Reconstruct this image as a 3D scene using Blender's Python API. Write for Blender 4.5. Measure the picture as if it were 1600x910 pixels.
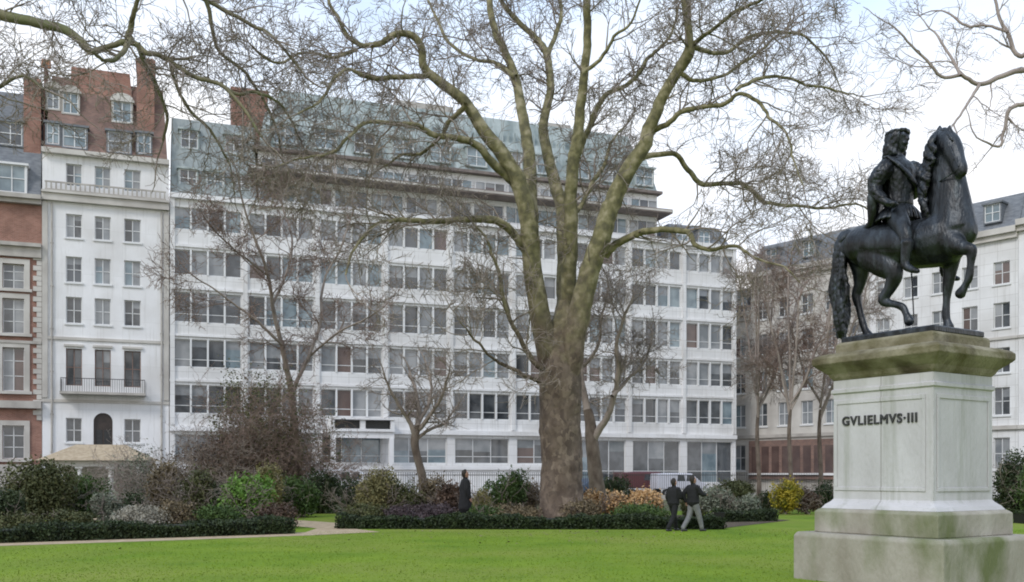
import bpy, bmesh, math, random
import numpy as np
from mathutils import Vector, Matrix
R = math.radians
for o in list(bpy.data.objects): bpy.data.objects.remove(o)
S = bpy.context.scene
C = S.collection
EYE, F, CX, HY = 1.75, 1500.0, 800.0, 743.0      # eye height, focal length and principal point on a 1600 px wide frame

# ---------------------------------------------------------------- camera, world, sun, exposure
cd = bpy.data.cameras.new('camera'); cam = bpy.data.objects.new('camera', cd); C.objects.link(cam)
cam.location = (0, 0, EYE); cam.rotation_euler = (R(90), 0, 0)
cd.sensor_width = 36; cd.lens = F/1600*36; cd.shift_y = (HY-455)/1600
cd.clip_start = 0.1; cd.clip_end = 3000
S.camera = cam
SUN_EL, SUN_AZ = 42, 215          # azimuth clockwise from +Y: sun behind the camera, a little to the left
W = bpy.data.worlds.new('World'); S.world = W; W.use_nodes = True
nt = W.node_tree; nt.nodes.clear()
wo = nt.nodes.new('ShaderNodeOutputWorld'); bg = nt.nodes.new('ShaderNodeBackground')
sky = nt.nodes.new('ShaderNodeTexSky'); sky.sky_type = 'NISHITA'; sky.sun_disc = False
sky.sun_elevation = R(SUN_EL); sky.sun_rotation = R(SUN_AZ); sky.air_density = 1.0; sky.dust_density = 1.5
tc = nt.nodes.new('ShaderNodeTexCoord'); mp = nt.nodes.new('ShaderNodeMapping'); mp.inputs['Scale'].default_value = (1, 1, 2.2)
nz = nt.nodes.new('ShaderNodeTexNoise'); nz.inputs['Scale'].default_value = 2.6; nz.inputs['Detail'].default_value = 7; nz.inputs['Roughness'].default_value = .55
rp = nt.nodes.new('ShaderNodeValToRGB'); rp.color_ramp.elements[0].position = .26; rp.color_ramp.elements[1].position = .52
rp.color_ramp.elements[0].color = (.8,.8,.8,1); rp.color_ramp.elements[1].color = (1, 1, 1, 1)
mx = nt.nodes.new('ShaderNodeMix'); mx.data_type = 'RGBA'
L = nt.links.new
# bright thin cloud, whiter low down and bluer where the cloud thins overhead
sx = nt.nodes.new('ShaderNodeSeparateXYZ'); el = nt.nodes.new('ShaderNodeMapRange'); el.inputs['From Min'].default_value = .20; el.inputs['From Max'].default_value = .52
n2 = nt.nodes.new('ShaderNodeTexNoise'); n2.inputs['Scale'].default_value = 4.5; n2.inputs['Detail'].default_value = 5
ma = nt.nodes.new('ShaderNodeMath'); ma.operation = 'MULTIPLY_ADD'; ma.inputs[1].default_value = 1.6; ma.inputs[2].default_value = -.8
ms = nt.nodes.new('ShaderNodeMath'); ms.operation = 'ADD'; ms.use_clamp = True
cm = nt.nodes.new('ShaderNodeMix'); cm.data_type = 'RGBA'; cm.inputs['A'].default_value = (10.0, 9.8, 9.7, 1); cm.inputs['B'].default_value = (6.0, 7.5, 9.8, 1)
L(tc.outputs['Generated'], sx.inputs[0]); L(sx.outputs['Z'], el.inputs['Value']); L(mp.outputs['Vector'], n2.inputs['Vector']); L(n2.outputs['Fac'], ma.inputs[0])
L(ma.outputs[0], ms.inputs[0]); L(el.outputs['Result'], ms.inputs[1]); L(ms.outputs[0], cm.inputs['Factor']); L(cm.outputs['Result'], mx.inputs['B'])
L(tc.outputs['Generated'], mp.inputs['Vector']); L(mp.outputs['Vector'], nz.inputs['Vector']); L(nz.outputs['Fac'], rp.inputs['Fac'])
L(rp.outputs['Color'], mx.inputs['Factor']); L(sky.outputs['Color'], mx.inputs['A']); L(mx.outputs['Result'], bg.inputs['Color'])
bg.inputs['Strength'].default_value = .115; L(bg.outputs['Background'], wo.inputs['Surface'])
sl = bpy.data.lights.new('sun', 'SUN'); sl.energy = 1.4; sl.angle = R(14); sl.color = (1, .96, .9)
so = bpy.data.objects.new('sun', sl); C.objects.link(so); so.location = (-20, -20, 40)
sd = Vector((math.sin(R(SUN_AZ))*math.cos(R(SUN_EL)), math.cos(R(SUN_AZ))*math.cos(R(SUN_EL)), math.sin(R(SUN_EL))))
so.rotation_euler = sd.to_track_quat('Z', 'Y').to_euler()
S.view_settings.view_transform = 'Standard'; S.view_settings.look = 'None'; S.view_settings.gamma = 1
S.view_settings.use_curve_mapping = False; S.view_settings.exposure = 0.20
S.render.engine = 'CYCLES'; S.cycles.filter_width = 1.9; S.render.resolution_x = 1024; S.render.resolution_y = 582

# ---------------------------------------------------------------- helpers
def ray(px, py, Y):  # world point on the line of sight of a pixel at depth Y
    return Vector(((px-CX)/F*Y, Y, EYE+(HY-py)/F*Y))
def gnd(px, py):
    Y = EYE*F/(py-HY); return Vector(((px-CX)/F*Y, Y, 0))
def tag(o, label=None, cat=None, group=None, kind=None):
    if label: o['label'] = label
    if cat: o['category'] = cat
    if group: o['group'] = group
    if kind: o['kind'] = kind
    return o
def empty(name, loc, rz=0, **k):
    o = bpy.data.objects.new(name, None); C.objects.link(o); o.location = loc; o.rotation_euler = (0, 0, rz)
    o.empty_display_size = .3
    return tag(o, **k)

MATS = {}
def mat(name, col, rough=.8, col2=None, scale=3, detail=5, lo=.35, hi=.65, bump=0, bscale=None, metal=0, spec=.5, stretch=(1,1,1), col3=None, scale3=.6, lo3=.45, hi3=.7):
    if name in MATS: return MATS[name]
    m = bpy.data.materials.new(name); m.use_nodes = True; t = m.node_tree; b = t.nodes['Principled BSDF']
    b.inputs['Roughness'].default_value = rough; b.inputs['Metallic'].default_value = metal
    b.inputs['Specular IOR Level'].default_value = spec
    b.inputs['Base Color'].default_value = (*col, 1)
    tcn = t.nodes.new('ShaderNodeTexCoord'); mpn = t.nodes.new('ShaderNodeMapping'); mpn.inputs['Scale'].default_value = stretch
    t.links.new(tcn.outputs['Object'], mpn.inputs['Vector'])
    def noise(sc, d=detail):
        n = t.nodes.new('ShaderNodeTexNoise'); n.inputs['Scale'].default_value = sc; n.inputs['Detail'].default_value = d
        t.links.new(mpn.outputs['Vector'], n.inputs['Vector']); return n
    out = None
    if col2:
        n = noise(scale); r = t.nodes.new('ShaderNodeValToRGB'); t.links.new(n.outputs['Fac'], r.inputs['Fac'])
        r.color_ramp.elements[0].position = lo; r.color_ramp.elements[1].position = hi
        r.color_ramp.elements[0].color = (*col, 1); r.color_ramp.elements[1].color = (*col2, 1); out = r.outputs['Color']
    if col3:
        n = noise(scale3); r = t.nodes.new('ShaderNodeMapRange'); r.inputs['From Min'].default_value = lo3; r.inputs['From Max'].default_value = hi3
        t.links.new(n.outputs['Fac'], r.inputs['Value'])
        x = t.nodes.new('ShaderNodeMix'); x.data_type = 'RGBA'; t.links.new(r.outputs['Result'], x.inputs['Factor'])
        if out: t.links.new(out, x.inputs['A'])
        else: x.inputs['A'].default_value = (*col, 1)
        x.inputs['B'].default_value = (*col3, 1); out = x.outputs['Result']
    if out: t.links.new(out, b.inputs['Base Color'])
    if bump:
        n = noise(bscale or scale*4); bn = t.nodes.new('ShaderNodeBump'); bn.inputs['Strength'].default_value = bump; bn.inputs['Distance'].default_value = .05
        t.links.new(n.outputs['Fac'], bn.inputs['Height']); t.links.new(bn.outputs['Normal'], b.inputs['Normal'])
    MATS[name] = m
    return m
def brick_mat(name, c1, c2, mortar, scale=1.0, w=.22, h=.075):
    m = bpy.data.materials.new(name); m.use_nodes = True; t = m.node_tree; b = t.nodes['Principled BSDF']; b.inputs['Roughness'].default_value = .9
    tcn = t.nodes.new('ShaderNodeTexCoord'); sp = t.nodes.new('ShaderNodeSeparateXYZ'); cb = t.nodes.new('ShaderNodeCombineXYZ')
    t.links.new(tcn.outputs['Object'], sp.inputs[0])
    ad = t.nodes.new('ShaderNodeMath'); ad.operation = 'ADD'; t.links.new(sp.outputs['X'], ad.inputs[0]); t.links.new(sp.outputs['Y'], ad.inputs[1])
    t.links.new(ad.outputs[0], cb.inputs['X']); t.links.new(sp.outputs['Z'], cb.inputs['Y'])
    br = t.nodes.new('ShaderNodeTexBrick'); br.inputs['Scale'].default_value = scale
    br.inputs['Brick Width'].default_value = w; br.inputs['Row Height'].default_value = h; br.inputs['Mortar Size'].default_value = .008
    br.inputs['Color1'].default_value = (*c1, 1); br.inputs['Color2'].default_value = (*c2, 1); br.inputs['Mortar'].default_value = (*mortar, 1)
    t.links.new(cb.outputs[0], br.inputs['Vector']); 
    n = t.nodes.new('ShaderNodeTexNoise'); n.inputs['Scale'].default_value = .9; n.inputs['Detail'].default_value = 6; t.links.new(tcn.outputs['Object'], n.inputs['Vector'])
    r = t.nodes.new('ShaderNodeMapRange'); r.inputs['From Min'].default_value=.3; r.inputs['From Max'].default_value=.7; r.inputs['To Min'].default_value = .65; r.inputs['To Max'].default_value = 1.15
    t.links.new(n.outputs['Fac'], r.inputs['Value'])
    x = t.nodes.new('ShaderNodeVectorMath'); x.operation = 'SCALE'; t.links.new(br.outputs['Color'], x.inputs[0]); t.links.new(r.outputs['Result'], x.inputs['Scale'])
    t.links.new(x.outputs[0], b.inputs['Base Color'])
    MATS[name] = m; return m

class MB:
    def __init__(s): s.v = []; s.f = []; s.m = []
    def quad(s, a, b, c, d, mi=0):
        n = len(s.v); s.v += [tuple(a), tuple(b), tuple(c), tuple(d)]; s.f.append((n, n+1, n+2, n+3)); s.m.append(mi)
    def box(s, x0, x1, y0, y1, z0, z1, mi=0):
        n = len(s.v); s.v += [(x0,y0,z0),(x1,y0,z0),(x1,y1,z0),(x0,y1,z0),(x0,y0,z1),(x1,y0,z1),(x1,y1,z1),(x0,y1,z1)]
        for q in ((0,3,2,1),(4,5,6,7),(0,1,5,4),(1,2,6,5),(2,3,7,6),(3,0,4,7)):
            s.f.append(tuple(n+i for i in q)); s.m.append(mi)
        return s
    def loft(s, rings, mi=0, cap=True):   # rings: equal-length lists of points, bottom to top
        n = len(s.v); k = len(rings[0])
        for r in rings: s.v += [tuple(p) for p in r]
        for i in range(len(rings)-1):
            for j in range(k):
                a = n+i*k+j; b = n+i*k+(j+1) % k
                s.f.append((a, b, b+k, a+k)); s.m.append(mi)
        if cap:
            s.f.append(tuple(n+j for j in range(k))[::-1]); s.m.append(mi)
            s.f.append(tuple(n+(len(rings)-1)*k+j for j in range(k))); s.m.append(mi)
        return s
    def cyl(s, p, q, r, r2=None, k=8, mi=0):
        p, q = Vector(p), Vector(q); d = (q-p).normalized(); a = d.orthogonal().normalized(); b = d.cross(a)
        r2 = r if r2 is None else r2
        def ring(c, rr): return [c+(a*math.cos(t)+b*math.sin(t))*rr for t in [i*2*math.pi/k for i in range(k)]]
        return s.loft([ring(p, r), ring(q, r2)], mi)
    def build(s, name, mats, parent=None, smooth=False, bevel=0, **k):
        me = bpy.data.meshes.new(name); me.from_pydata(s.v, [], s.f)
        for m in (mats if isinstance(mats, (list, tuple)) else [mats]): me.materials.append(m)
        me.polygons.foreach_set('material_index', s.m)
        if smooth: me.polygons.foreach_set('use_smooth', [True]*len(s.f))
        me.update()
        o = bpy.data.objects.new(name, me); C.objects.link(o)
        if bevel:
            b = o.modifiers.new('bevel', 'BEVEL'); b.width = bevel; b.segments = 2; b.limit_method = 'ANGLE'
        if parent: o.parent = parent
        return tag(o, **k)

class NB:   # numpy mesh buffer for big meshes
    def __init__(s): s.v = []; s.q = []; s.n = 0
    def tube(s, pts, rad, k=3):
        pts = np.asarray(pts, float); rad = np.asarray(rad, float); n = len(pts)
        t = np.gradient(pts, axis=0); t /= np.linalg.norm(t, axis=1)[:, None]+1e-9
        ref = np.array((.31, .93, .17)) if abs(t[0] @ np.array((.31, .93, .17))) < .9 else np.array((1., 0, 0))
        a = np.cross(t, ref); a /= np.linalg.norm(a, axis=1)[:, None]+1e-9; b = np.cross(t, a)
        th = np.arange(k)*2*np.pi/k
        ring = pts[:, None, :]+rad[:, None, None]*(a[:, None, :]*np.cos(th)[None, :, None]+b[:, None, :]*np.sin(th)[None, :, None])
        s.v.append(ring.reshape(-1, 3))
        i = np.arange(n-1)[:, None]*k; j = np.arange(k)[None, :]; j2 = (j+1) % k
        q = np.stack([i+j, i+j2, i+k+j2, i+k+j], -1).reshape(-1, 4)+s.n
        s.q.append(q); s.n += n*k
    def quads(s, v4):     # (N,4,3)
        v4 = np.asarray(v4, float); N = len(v4); s.v.append(v4.reshape(-1, 3)); s.q.append(np.arange(N*4).reshape(N, 4)+s.n); s.n += N*4
    def build(s, name, m, parent=None, smooth=False, midx=None, **k):
        v = np.concatenate(s.v); q = np.concatenate(s.q)
        me = bpy.data.meshes.new(name); me.vertices.add(len(v)); me.vertices.foreach_set('co', v.ravel())
        me.loops.add(len(q)*4); me.loops.foreach_set('vertex_index', q.ravel().astype(np.int32))
        me.polygons.add(len(q)); me.polygons.foreach_set('loop_start', np.arange(len(q), dtype=np.int32)*4)
        me.polygons.foreach_set('loop_total', np.full(len(q), 4, np.int32))
        for x in (m if isinstance(m, (list, tuple)) else [m]): me.materials.append(x)
        if midx is not None: me.polygons.foreach_set('material_index', midx.astype(np.int32))
        if smooth: me.polygons.foreach_set('use_smooth', np.ones(len(q), bool))
        me.update(calc_edges=True); me.validate()
        o = bpy.data.objects.new(name, me); C.objects.link(o)
        if parent: o.parent = parent
        return tag(o, **k)

# ---- figure sculpting: closed elliptical tubes fused by a voxel remesh into one continuous skin
def spline(P, n):   # Catmull-Rom resample of rows
    P = np.asarray(P, float); Q = np.vstack([2*P[0]-P[1], P, 2*P[-1]-P[-2]]); out = []
    for i in range(1, len(Q)-2):
        for t in np.linspace(0, 1, n, endpoint=False):
            a, b, c, d = Q[i-1], Q[i], Q[i+1], Q[i+2]
            out.append(.5*((2*b)+(-a+c)*t+(2*a-5*b+4*c-d)*t*t+(-a+3*b-3*c+d)*t**3))
    out.append(P[-1]); return np.array(out)
def blob_chain(mb, rows, lat=(0, 1, 0), n=4, k=14):   # rows: x,y,z, in-plane radius, lateral radius
    Q = spline(rows, n); p = Q[:, :3]; b = np.maximum(Q[:, 3], .004); a = np.maximum(Q[:, 4], .004)
    t = np.gradient(p, axis=0); t /= np.linalg.norm(t, axis=1)[:, None]+1e-9
    rings = []
    def ring(c, tt, aa, bb):
        l = np.array(lat, float); l = l-(l @ tt)*tt
        if np.linalg.norm(l) < .2: l = np.array((1., .2, 0)); l = l-(l @ tt)*tt
        l /= np.linalg.norm(l); u = np.cross(tt, l)
        return [c+l*aa*math.cos(x)+u*bb*math.sin(x) for x in [i*2*math.pi/k for i in range(k)]]
    for f, o in ((.35, .85), (.75, .55)): rings.append(ring(p[0]-t[0]*min(a[0], b[0])*o, t[0], a[0]*f, b[0]*f))
    for i in range(len(p)): rings.append(ring(p[i], t[i], a[i], b[i]))
    for f, o in ((.75, .55), (.35, .85)): rings.append(ring(p[-1]+t[-1]*min(a[-1], b[-1])*o, t[-1], a[-1]*f, b[-1]*f))
    mb.loft(rings)
def fuse(mb, name, m, parent, voxel=.02, smooth=3, rough=0, **k):
    o = mb.build(name+'_src', m)
    r = o.modifiers.new('r', 'REMESH'); r.mode = 'VOXEL'; r.voxel_size = voxel; r.use_smooth_shade = True
    if smooth: s = o.modifiers.new('s', 'SMOOTH'); s.factor = .5; s.iterations = smooth
    if rough:
        tx = bpy.data.textures.new(name, 'CLOUDS'); tx.noise_scale = max(.05, rough*1.6); d = o.modifiers.new('d', 'DISPLACE'); tx.noise_depth = 3; d.texture = tx; d.strength = rough; d.mid_level = .5
    dg = bpy.context.evaluated_depsgraph_get()
    me = bpy.data.meshes.new_from_object(o.evaluated_get(dg), depsgraph=dg); me.name = name
    bpy.data.objects.remove(o)
    if not me.materials: me.materials.append(m)
    q = bpy.data.objects.new(name, me); C.objects.link(q)
    if parent: q.parent = parent
    return tag(q, **k)

# ---------------------------------------------------------------- materials
M_WHITE = mat('white_stone', (.72,.71,.71), .75, (.82,.81,.81), .5, 6, .3, .7, col3=(.62,.60,.585), scale3=.22)
M_WHITE2 = mat('white_render', (.78,.77,.775), .8, (.84,.83,.84), .7, 6, col3=(.68,.66,.65), scale3=.3)
def weather(m, pw, ph, streak=(.42,.40,.37), joint=(.68,.67,.65)):   # panel joints and rain streaks
    t = m.node_tree; b = t.nodes['Principled BSDF']; src = b.inputs['Base Color'].links[0].from_socket
    tcn = t.nodes.new('ShaderNodeTexCoord'); sp = t.nodes.new('ShaderNodeSeparateXYZ'); cb = t.nodes.new('ShaderNodeCombineXYZ'); t.links.new(tcn.outputs['Object'], sp.inputs[0])
    t.links.new(sp.outputs['X'], cb.inputs['X']); t.links.new(sp.outputs['Z'], cb.inputs['Y'])
    br = t.nodes.new('ShaderNodeTexBrick'); br.inputs['Scale'].default_value = 1; br.inputs['Brick Width'].default_value = pw; br.inputs['Row Height'].default_value = ph; br.inputs['Mortar Size'].default_value = .014; br.offset = 0
    br.inputs['Color1'].default_value = (1,1,1,1); br.inputs['Color2'].default_value = (.93,.93,.925,1); br.inputs['Mortar'].default_value = (*joint, 1); t.links.new(cb.outputs[0], br.inputs['Vector'])
    m1 = t.nodes.new('ShaderNodeMix'); m1.data_type = 'RGBA'; m1.blend_type = 'MULTIPLY'; m1.inputs['Factor'].default_value = 1; t.links.new(src, m1.inputs['A']); t.links.new(br.outputs['Color'], m1.inputs['B'])
    mp_ = t.nodes.new('ShaderNodeMapping'); mp_.inputs['Scale'].default_value = (2.6, 2.6, .16); t.links.new(tcn.outputs['Object'], mp_.inputs['Vector'])
    n = t.nodes.new('ShaderNodeTexNoise'); n.inputs['Scale'].default_value = 1.4; n.inputs['Detail'].default_value = 8; n.inputs['Roughness'].default_value = .65; t.links.new(mp_.outputs['Vector'], n.inputs['Vector'])
    r = t.nodes.new('ShaderNodeMapRange'); r.inputs['From Min'].default_value = .54; r.inputs['From Max'].default_value = .76; r.inputs['To Max'].default_value = .75; t.links.new(n.outputs['Fac'], r.inputs['Value'])
    m2 = t.nodes.new('ShaderNodeMix'); m2.data_type = 'RGBA'; t.links.new(r.outputs['Result'], m2.inputs['Factor']); t.links.new(m1.outputs['Result'], m2.inputs['A']); m2.inputs['B'].default_value = (*streak, 1)
    t.links.new(m2.outputs['Result'], b.inputs['Base Color'])
weather(M_WHITE, 1.31, .85); weather(M_WHITE2, 2.6, 3.2, (.5,.48,.45), (.86,.86,.85))
M_CREAM = mat('cream_stone', (.50,.47,.43), .85, (.60,.57,.53), .8, 6, col3=(.38,.35,.32), scale3=.3)
M_GREYST = mat('grey_stone', (.36,.33,.30), .85, (.48,.45,.41), 1.2, 6, bump=.2)
M_BRICK = brick_mat('red_brick', (.25,.105,.07), (.33,.155,.11), (.38,.30,.26))
M_DBRICK = brick_mat('dark_brick', (.17,.10,.08), (.26,.145,.11), (.24,.2,.18))
M_SLATE = mat('slate', (.12,.13,.145), .55, (.19,.20,.215), 2.5, 6, stretch=(1,1,3), bump=.2, bscale=6)
M_VERDI = mat('verdigris', (.30,.345,.34), .6, (.43,.475,.47), 1.3, 6, stretch=(2,2,.5), col3=(.17,.21,.21), scale3=.5)
M_DARKTRIM = mat('dark_trim', (.15,.12,.11), .6, (.21,.17,.15), 2)
M_FRAME = mat('window_white', (.70,.70,.70), .45)
M_IRON = mat('black_iron', (.02,.02,.022), .45, (.035,.035,.035), 6)
def glassy(name, col, col2, rough=.06):
    m = mat(name, col, rough, col2, .8, 3, .4, .6, spec=1.0)
    return m
G_DARK = glassy('glass_dark', (.03,.036,.042), (.085,.094,.104))
G_MID = glassy('glass_blind', (.17,.185,.20), (.27,.28,.29), .12)
G_BLUE = glassy('glass_sky', (.11,.16,.19), (.22,.28,.31), .08)  # bluish sky reflection put into the pane colour
G_WARM = glassy('glass_warm', (.075,.045,.04), (.11,.07,.06), .12)
GL = [G_DARK, G_MID, G_BLUE, G_WARM]

# ---------------------------------------------------------------- ground
g = MB(); g.quad((-900,-300,0),(900,-300,0),(900,1500,0),(-900,1500,0))
g.build('ground', mat('ground_turf', (.07,.085,.03), .95, (.10,.10,.05), .6), kind='structure')
M_LAWN = mat('lawn_grass', (.11,.19,.02), 1, (.185,.265,.03), .5, 8, .3, .7, bump=.25, bscale=22, col3=(.205,.245,.048), scale3=.22, lo3=.42, hi3=.66, spec=.1)
def sheet(name, pts, z, m, **k):
    mb = MB(); n = len(pts); mb.v = [(p[0], p[1], z) for p in pts]; mb.f = [tuple(range(n))]; mb.m = [0]
    return mb.build(name, m, kind='structure', **k)
sheet('lawn', [(-60,-40),(60,-40),(60,57),(-60,34)], .008, M_LAWN)
M_PATH = mat('path_gravel', (.36,.27,.17), .95, (.50,.39,.26), 4, 8, bump=.4, bscale=30)
# gravel path: along the front of the left hedge, round its end and back between the beds
pc = [(-40, 11.5), (-22, 19.4), (-13.2, 23.85), (-9.0, 26.3), (-6.0, 28.3), (-4.2, 30.0)]
left = [(x-.15, y+.62) for x, y in pc]; right = [(x+.15, y-.5) for x, y in pc]
sheet('path', right+[(-5.1, 31.2), (-5.35, 34), (-9, 38), (-20, 40), (-40, 41)]+[(-40, 38.5), (-20, 37.6), (-9.5, 35.6), (-6.4, 31.5), (-6.3, 29.3)]+left[::-1][2:], .014, M_PATH)
M_SOIL = mat('soil_earth', (.05,.035,.022), .95, (.11,.08,.05), 3, 8, bump=.6, bscale=14)
sheet('soil_bed', [(-26,19),(-12.9,25.5),(-7.2,29.2),(-7.4,31.5),(-10,35),(-22,37),(-40,33)], .018, M_SOIL)
sheet('soil_bed', [(-5.6,31.6),(7.0,31.6),(10.8,37.2),(8,42),(-4,41),(-5.4,37)], .018, M_SOIL)

FD = Vector((.9398, .3417, 0)); FP = Vector((-24.97, 70, 0)); FR = math.atan2(FD.y, FD.x); FN = Vector((.3417, -.9398, 0))
def fpt(s, off=0): return FP+FD*s+FN*off
def fsz(px, py, off=0):   # facade coordinates of a pixel
    P0 = FP+FN*off; k = (px-CX)/F; s = (k*P0.y-P0.x)/(FD.x-k*FD.y); Y = P0.y+s*FD.y
    return s, EYE+(HY-py)/F*Y
def strip(name, o0, o1, z, m, s0=-120, s1=140, **k):
    return sheet(name, [fpt(s0,o0), fpt(s0,o1), fpt(s1,o1), fpt(s1,o0)][::-1], z, m, **k)
M_ASPH = mat('asphalt', (.045,.045,.047), .9, (.065,.065,.066), 3, 8, bump=.3, bscale=40)
M_PAVE = mat('paving', (.26,.25,.23), .9, (.33,.32,.30), 1.5, 6)
strip('road', 3.2, 12.5, .012, M_ASPH, s1=52)
b = MB(); b.box(-120, 52, -3.2, .6, 0, .13); o = b.build('pavement', M_PAVE, kind='structure'); o.location = FP; o.rotation_euler.z = FR
b = MB(); b.box(-120, 60, -14.0, -12.5, 0, .13); o = b.build('pavement', M_PAVE, kind='structure'); o.location = FP; o.rotation_euler.z = FR

# ---------------------------------------------------------------- buildings
rnd = random.Random(7)
def wall_open(mb, x0, x1, z0, z1, ops, depth=.22, y=0, mi=0):
    xs = sorted({x0, x1, *[a for o in ops for a in (o[0], o[1])]}); zs = sorted({z0, z1, *[a for o in ops for a in (o[2], o[3])]})
    for zi in range(len(zs)-1):
        run = None
        for xi in range(len(xs)-1):
            cx, cz = (xs[xi]+xs[xi+1])/2, (zs[zi]+zs[zi+1])/2
            if any(o[0] < cx < o[1] and o[2] < cz < o[3] for o in ops):
                if run is not None: mb.quad((run,y,zs[zi]),(xs[xi],y,zs[zi]),(xs[xi],y,zs[zi+1]),(run,y,zs[zi+1]),mi); run = None
            elif run is None: run = xs[xi]
        if run is not None: mb.quad((run,y,zs[zi]),(x1,y,zs[zi]),(x1,y,zs[zi+1]),(run,y,zs[zi+1]),mi)
    for a, b, c, d in ops:
        mb.quad((a,y,c),(a,y+depth,c),(a,y+depth,d),(a,y,d),mi); mb.quad((b,y,c),(b,y,d),(b,y+depth,d),(b,y+depth,c),mi)
        mb.quad((a,y,c),(b,y,c),(b,y+depth,c),(a,y+depth,c),mi); mb.quad((a,y,d),(a,y+depth,d),(b,y+depth,d),(b,y,d),mi)
def shell(mb, x0, x1, z0, z1, D, mi=0):   # sides, back and flat top behind a front skin
    mb.quad((x0,0,z0),(x0,0,z1),(x0,D,z1),(x0,D,z0),mi); mb.quad((x1,0,z0),(x1,D,z0),(x1,D,z1),(x1,0,z1),mi)
    mb.quad((x0,D,z0),(x0,D,z1),(x1,D,z1),(x1,D,z0),mi); mb.quad((x0,0,z1),(x1,0,z1),(x1,D,z1),(x0,D,z1),mi)
def window(par, a, b, c, d, nl=1, trans=None, y=.12, fr=None, w=.055, fin=0, weights=(5,2,2,1), sill=False, label=None):
    """frame with nl lights; every light gets its own pane face"""
    fm = fr or M_FRAME; mb = MB(); e = .004
    for x in (a+e, b-w-e): mb.box(x, x+w, y, y+.07, c+e, d-e)
    for z in (c+e, d-w-e): mb.box(a+e+w, b-w-e, y, y+.07, z, z+w)
    lw = (b-a)/nl
    for i in range(1, nl):
        x = a+i*lw
        if fin: mb.box(x-fin/2, x+fin/2, -.06, y+.08, c+e, d-e)
        else: mb.box(x-w/2, x+w/2, y, y+.07, c+w, d-w)
    if trans:
        for t in (trans if isinstance(trans, (list, tuple)) else [trans]):
            z = c+(d-c)*t
            for i in range(nl): mb.box(a+i*lw+w, a+(i+1)*lw-w, y+.012, y+.058, z-.025, z+.025)
    if sill: mb.box(a-.1, b+.1, -.09, -.003, c-.14, c-.02)
    f = mb.build('window', fm, par); 
    if label: f['label'] = label
    p = MB()
    for i in range(nl):
        x0, x1 = a+i*lw, a+(i+1)*lw; wt = list(weights)
        if nl >= 3:
            sk = .5+.5*math.sin(x0*.33+c*.55+1.2)*math.cos(x0*.11-c*.8); wt[2] *= (.15, 3.2)[sk > .62]; wt[0] *= 1.4-sk  # gathers the panes coloured like reflected sky into groups
        mi = rnd.choices(range(4), wt)[0]
        tl, tz = rnd.gauss(0, .018), rnd.gauss(0, .012)
        split = rnd.random()
        if split < .35 and d-c > .9:   # a blind partly down
            zz = c+(d-c)*rnd.uniform(.45, .8)
            p.quad((x0,y+.045-tl,c),(x1,y+.045+tl,c),(x1,y+.045+tl+tz,zz),(x0,y+.045-tl+tz,zz),mi)
            p.quad((x0,y+.045-tl+tz,zz),(x1,y+.045+tl+tz,zz),(x1,y+.045+tl,d),(x0,y+.045-tl,d),1)
        else: p.quad((x0,y+.045-tl,c),(x1,y+.045+tl,c),(x1,y+.045+tl+tz,d),(x0,y+.045-tl+tz,d),mi)
    p.build('pane', GL, f)
    return f

def arch_pts(a, b, c, d, n=8):     # rectangle with semicircular head, as outline in x,z
    r = (b-a)/2; zc = d-r; pts = [(a, c), (b, c)]
    pts += [((a+b)/2+r*math.cos(t), zc+r*math.sin(t)) for t in [i*math.pi/n for i in range(n+1)]]
    return pts
# --- long white modern block
B1 = empty('office_block', FP, FR, label='long white block with ribbons of windows and green mansard roof behind the big tree', cat='building')
BAY = 48/9; rows = [(6.3,8.4,4),(9.7,11.75,4),(13.0,15.2,4),(16.5,18.3,4),(19.8,21.4,4)]
ops = []; info = []
for i in range(9):
    x0 = i*BAY
    for (c, d, n) in rows:
        ops.append((x0+.28, x0+BAY-.28, c, d)); info.append((x0+.28, x0+BAY-.28, c, d, n, .0))
    gz = 1.1 if i > 5 else 2.7; ops.append((x0+.35, x0+BAY-.35, gz, 4.75)); info.append((x0+.35, x0+BAY-.35, gz, 4.75, 3, 1))
w = MB(); wall_open(w, 0, 48, 0, 22.3, ops, .3); shell(w, 0, 48, 0, 22.3, 14)
w.build('wall', M_WHITE, B1)
rr = {6.3:(5,3,1,.6), 9.7:(4,3,1,1.6), 13.0:(5,3,2,.6), 16.5:(3,3,4,.3), 19.8:(2,3,5,.3), 2.7:(5,1.5,1.2,.3), 1.1:(6,1,1.6,.3)}
for (a, b_, c, d, n, gfl) in info:
    window(B1, a, b_, c, d, n, trans=(.28 if c < 16 else None), y=.14, fin=(.13 if not gfl else 0), weights=rr[c])
p = MB()      # projecting piers and string courses
for i in range(10):
    x = min(max(i*BAY, .2), 47.8)
    p.box(x-.16, x+.16, -.16, -.003, 5.45, 22.0)
p.build('pier', M_WHITE, B1)
p = MB()
for z0, z1, pr in ((5.0,5.35,.24),(8.62,8.8,.1),(11.95,12.12,.1),(15.4,15.6,.12),(18.5,18.68,.1),(2.2,2.5,.16),(22.0,22.35,.3)):
    p = MB(); p.box(.0, 48 if z0 != 2.2 else 31.9, -pr, -.005, z0, z1); p.build('string_course', M_WHITE2, B1)
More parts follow.
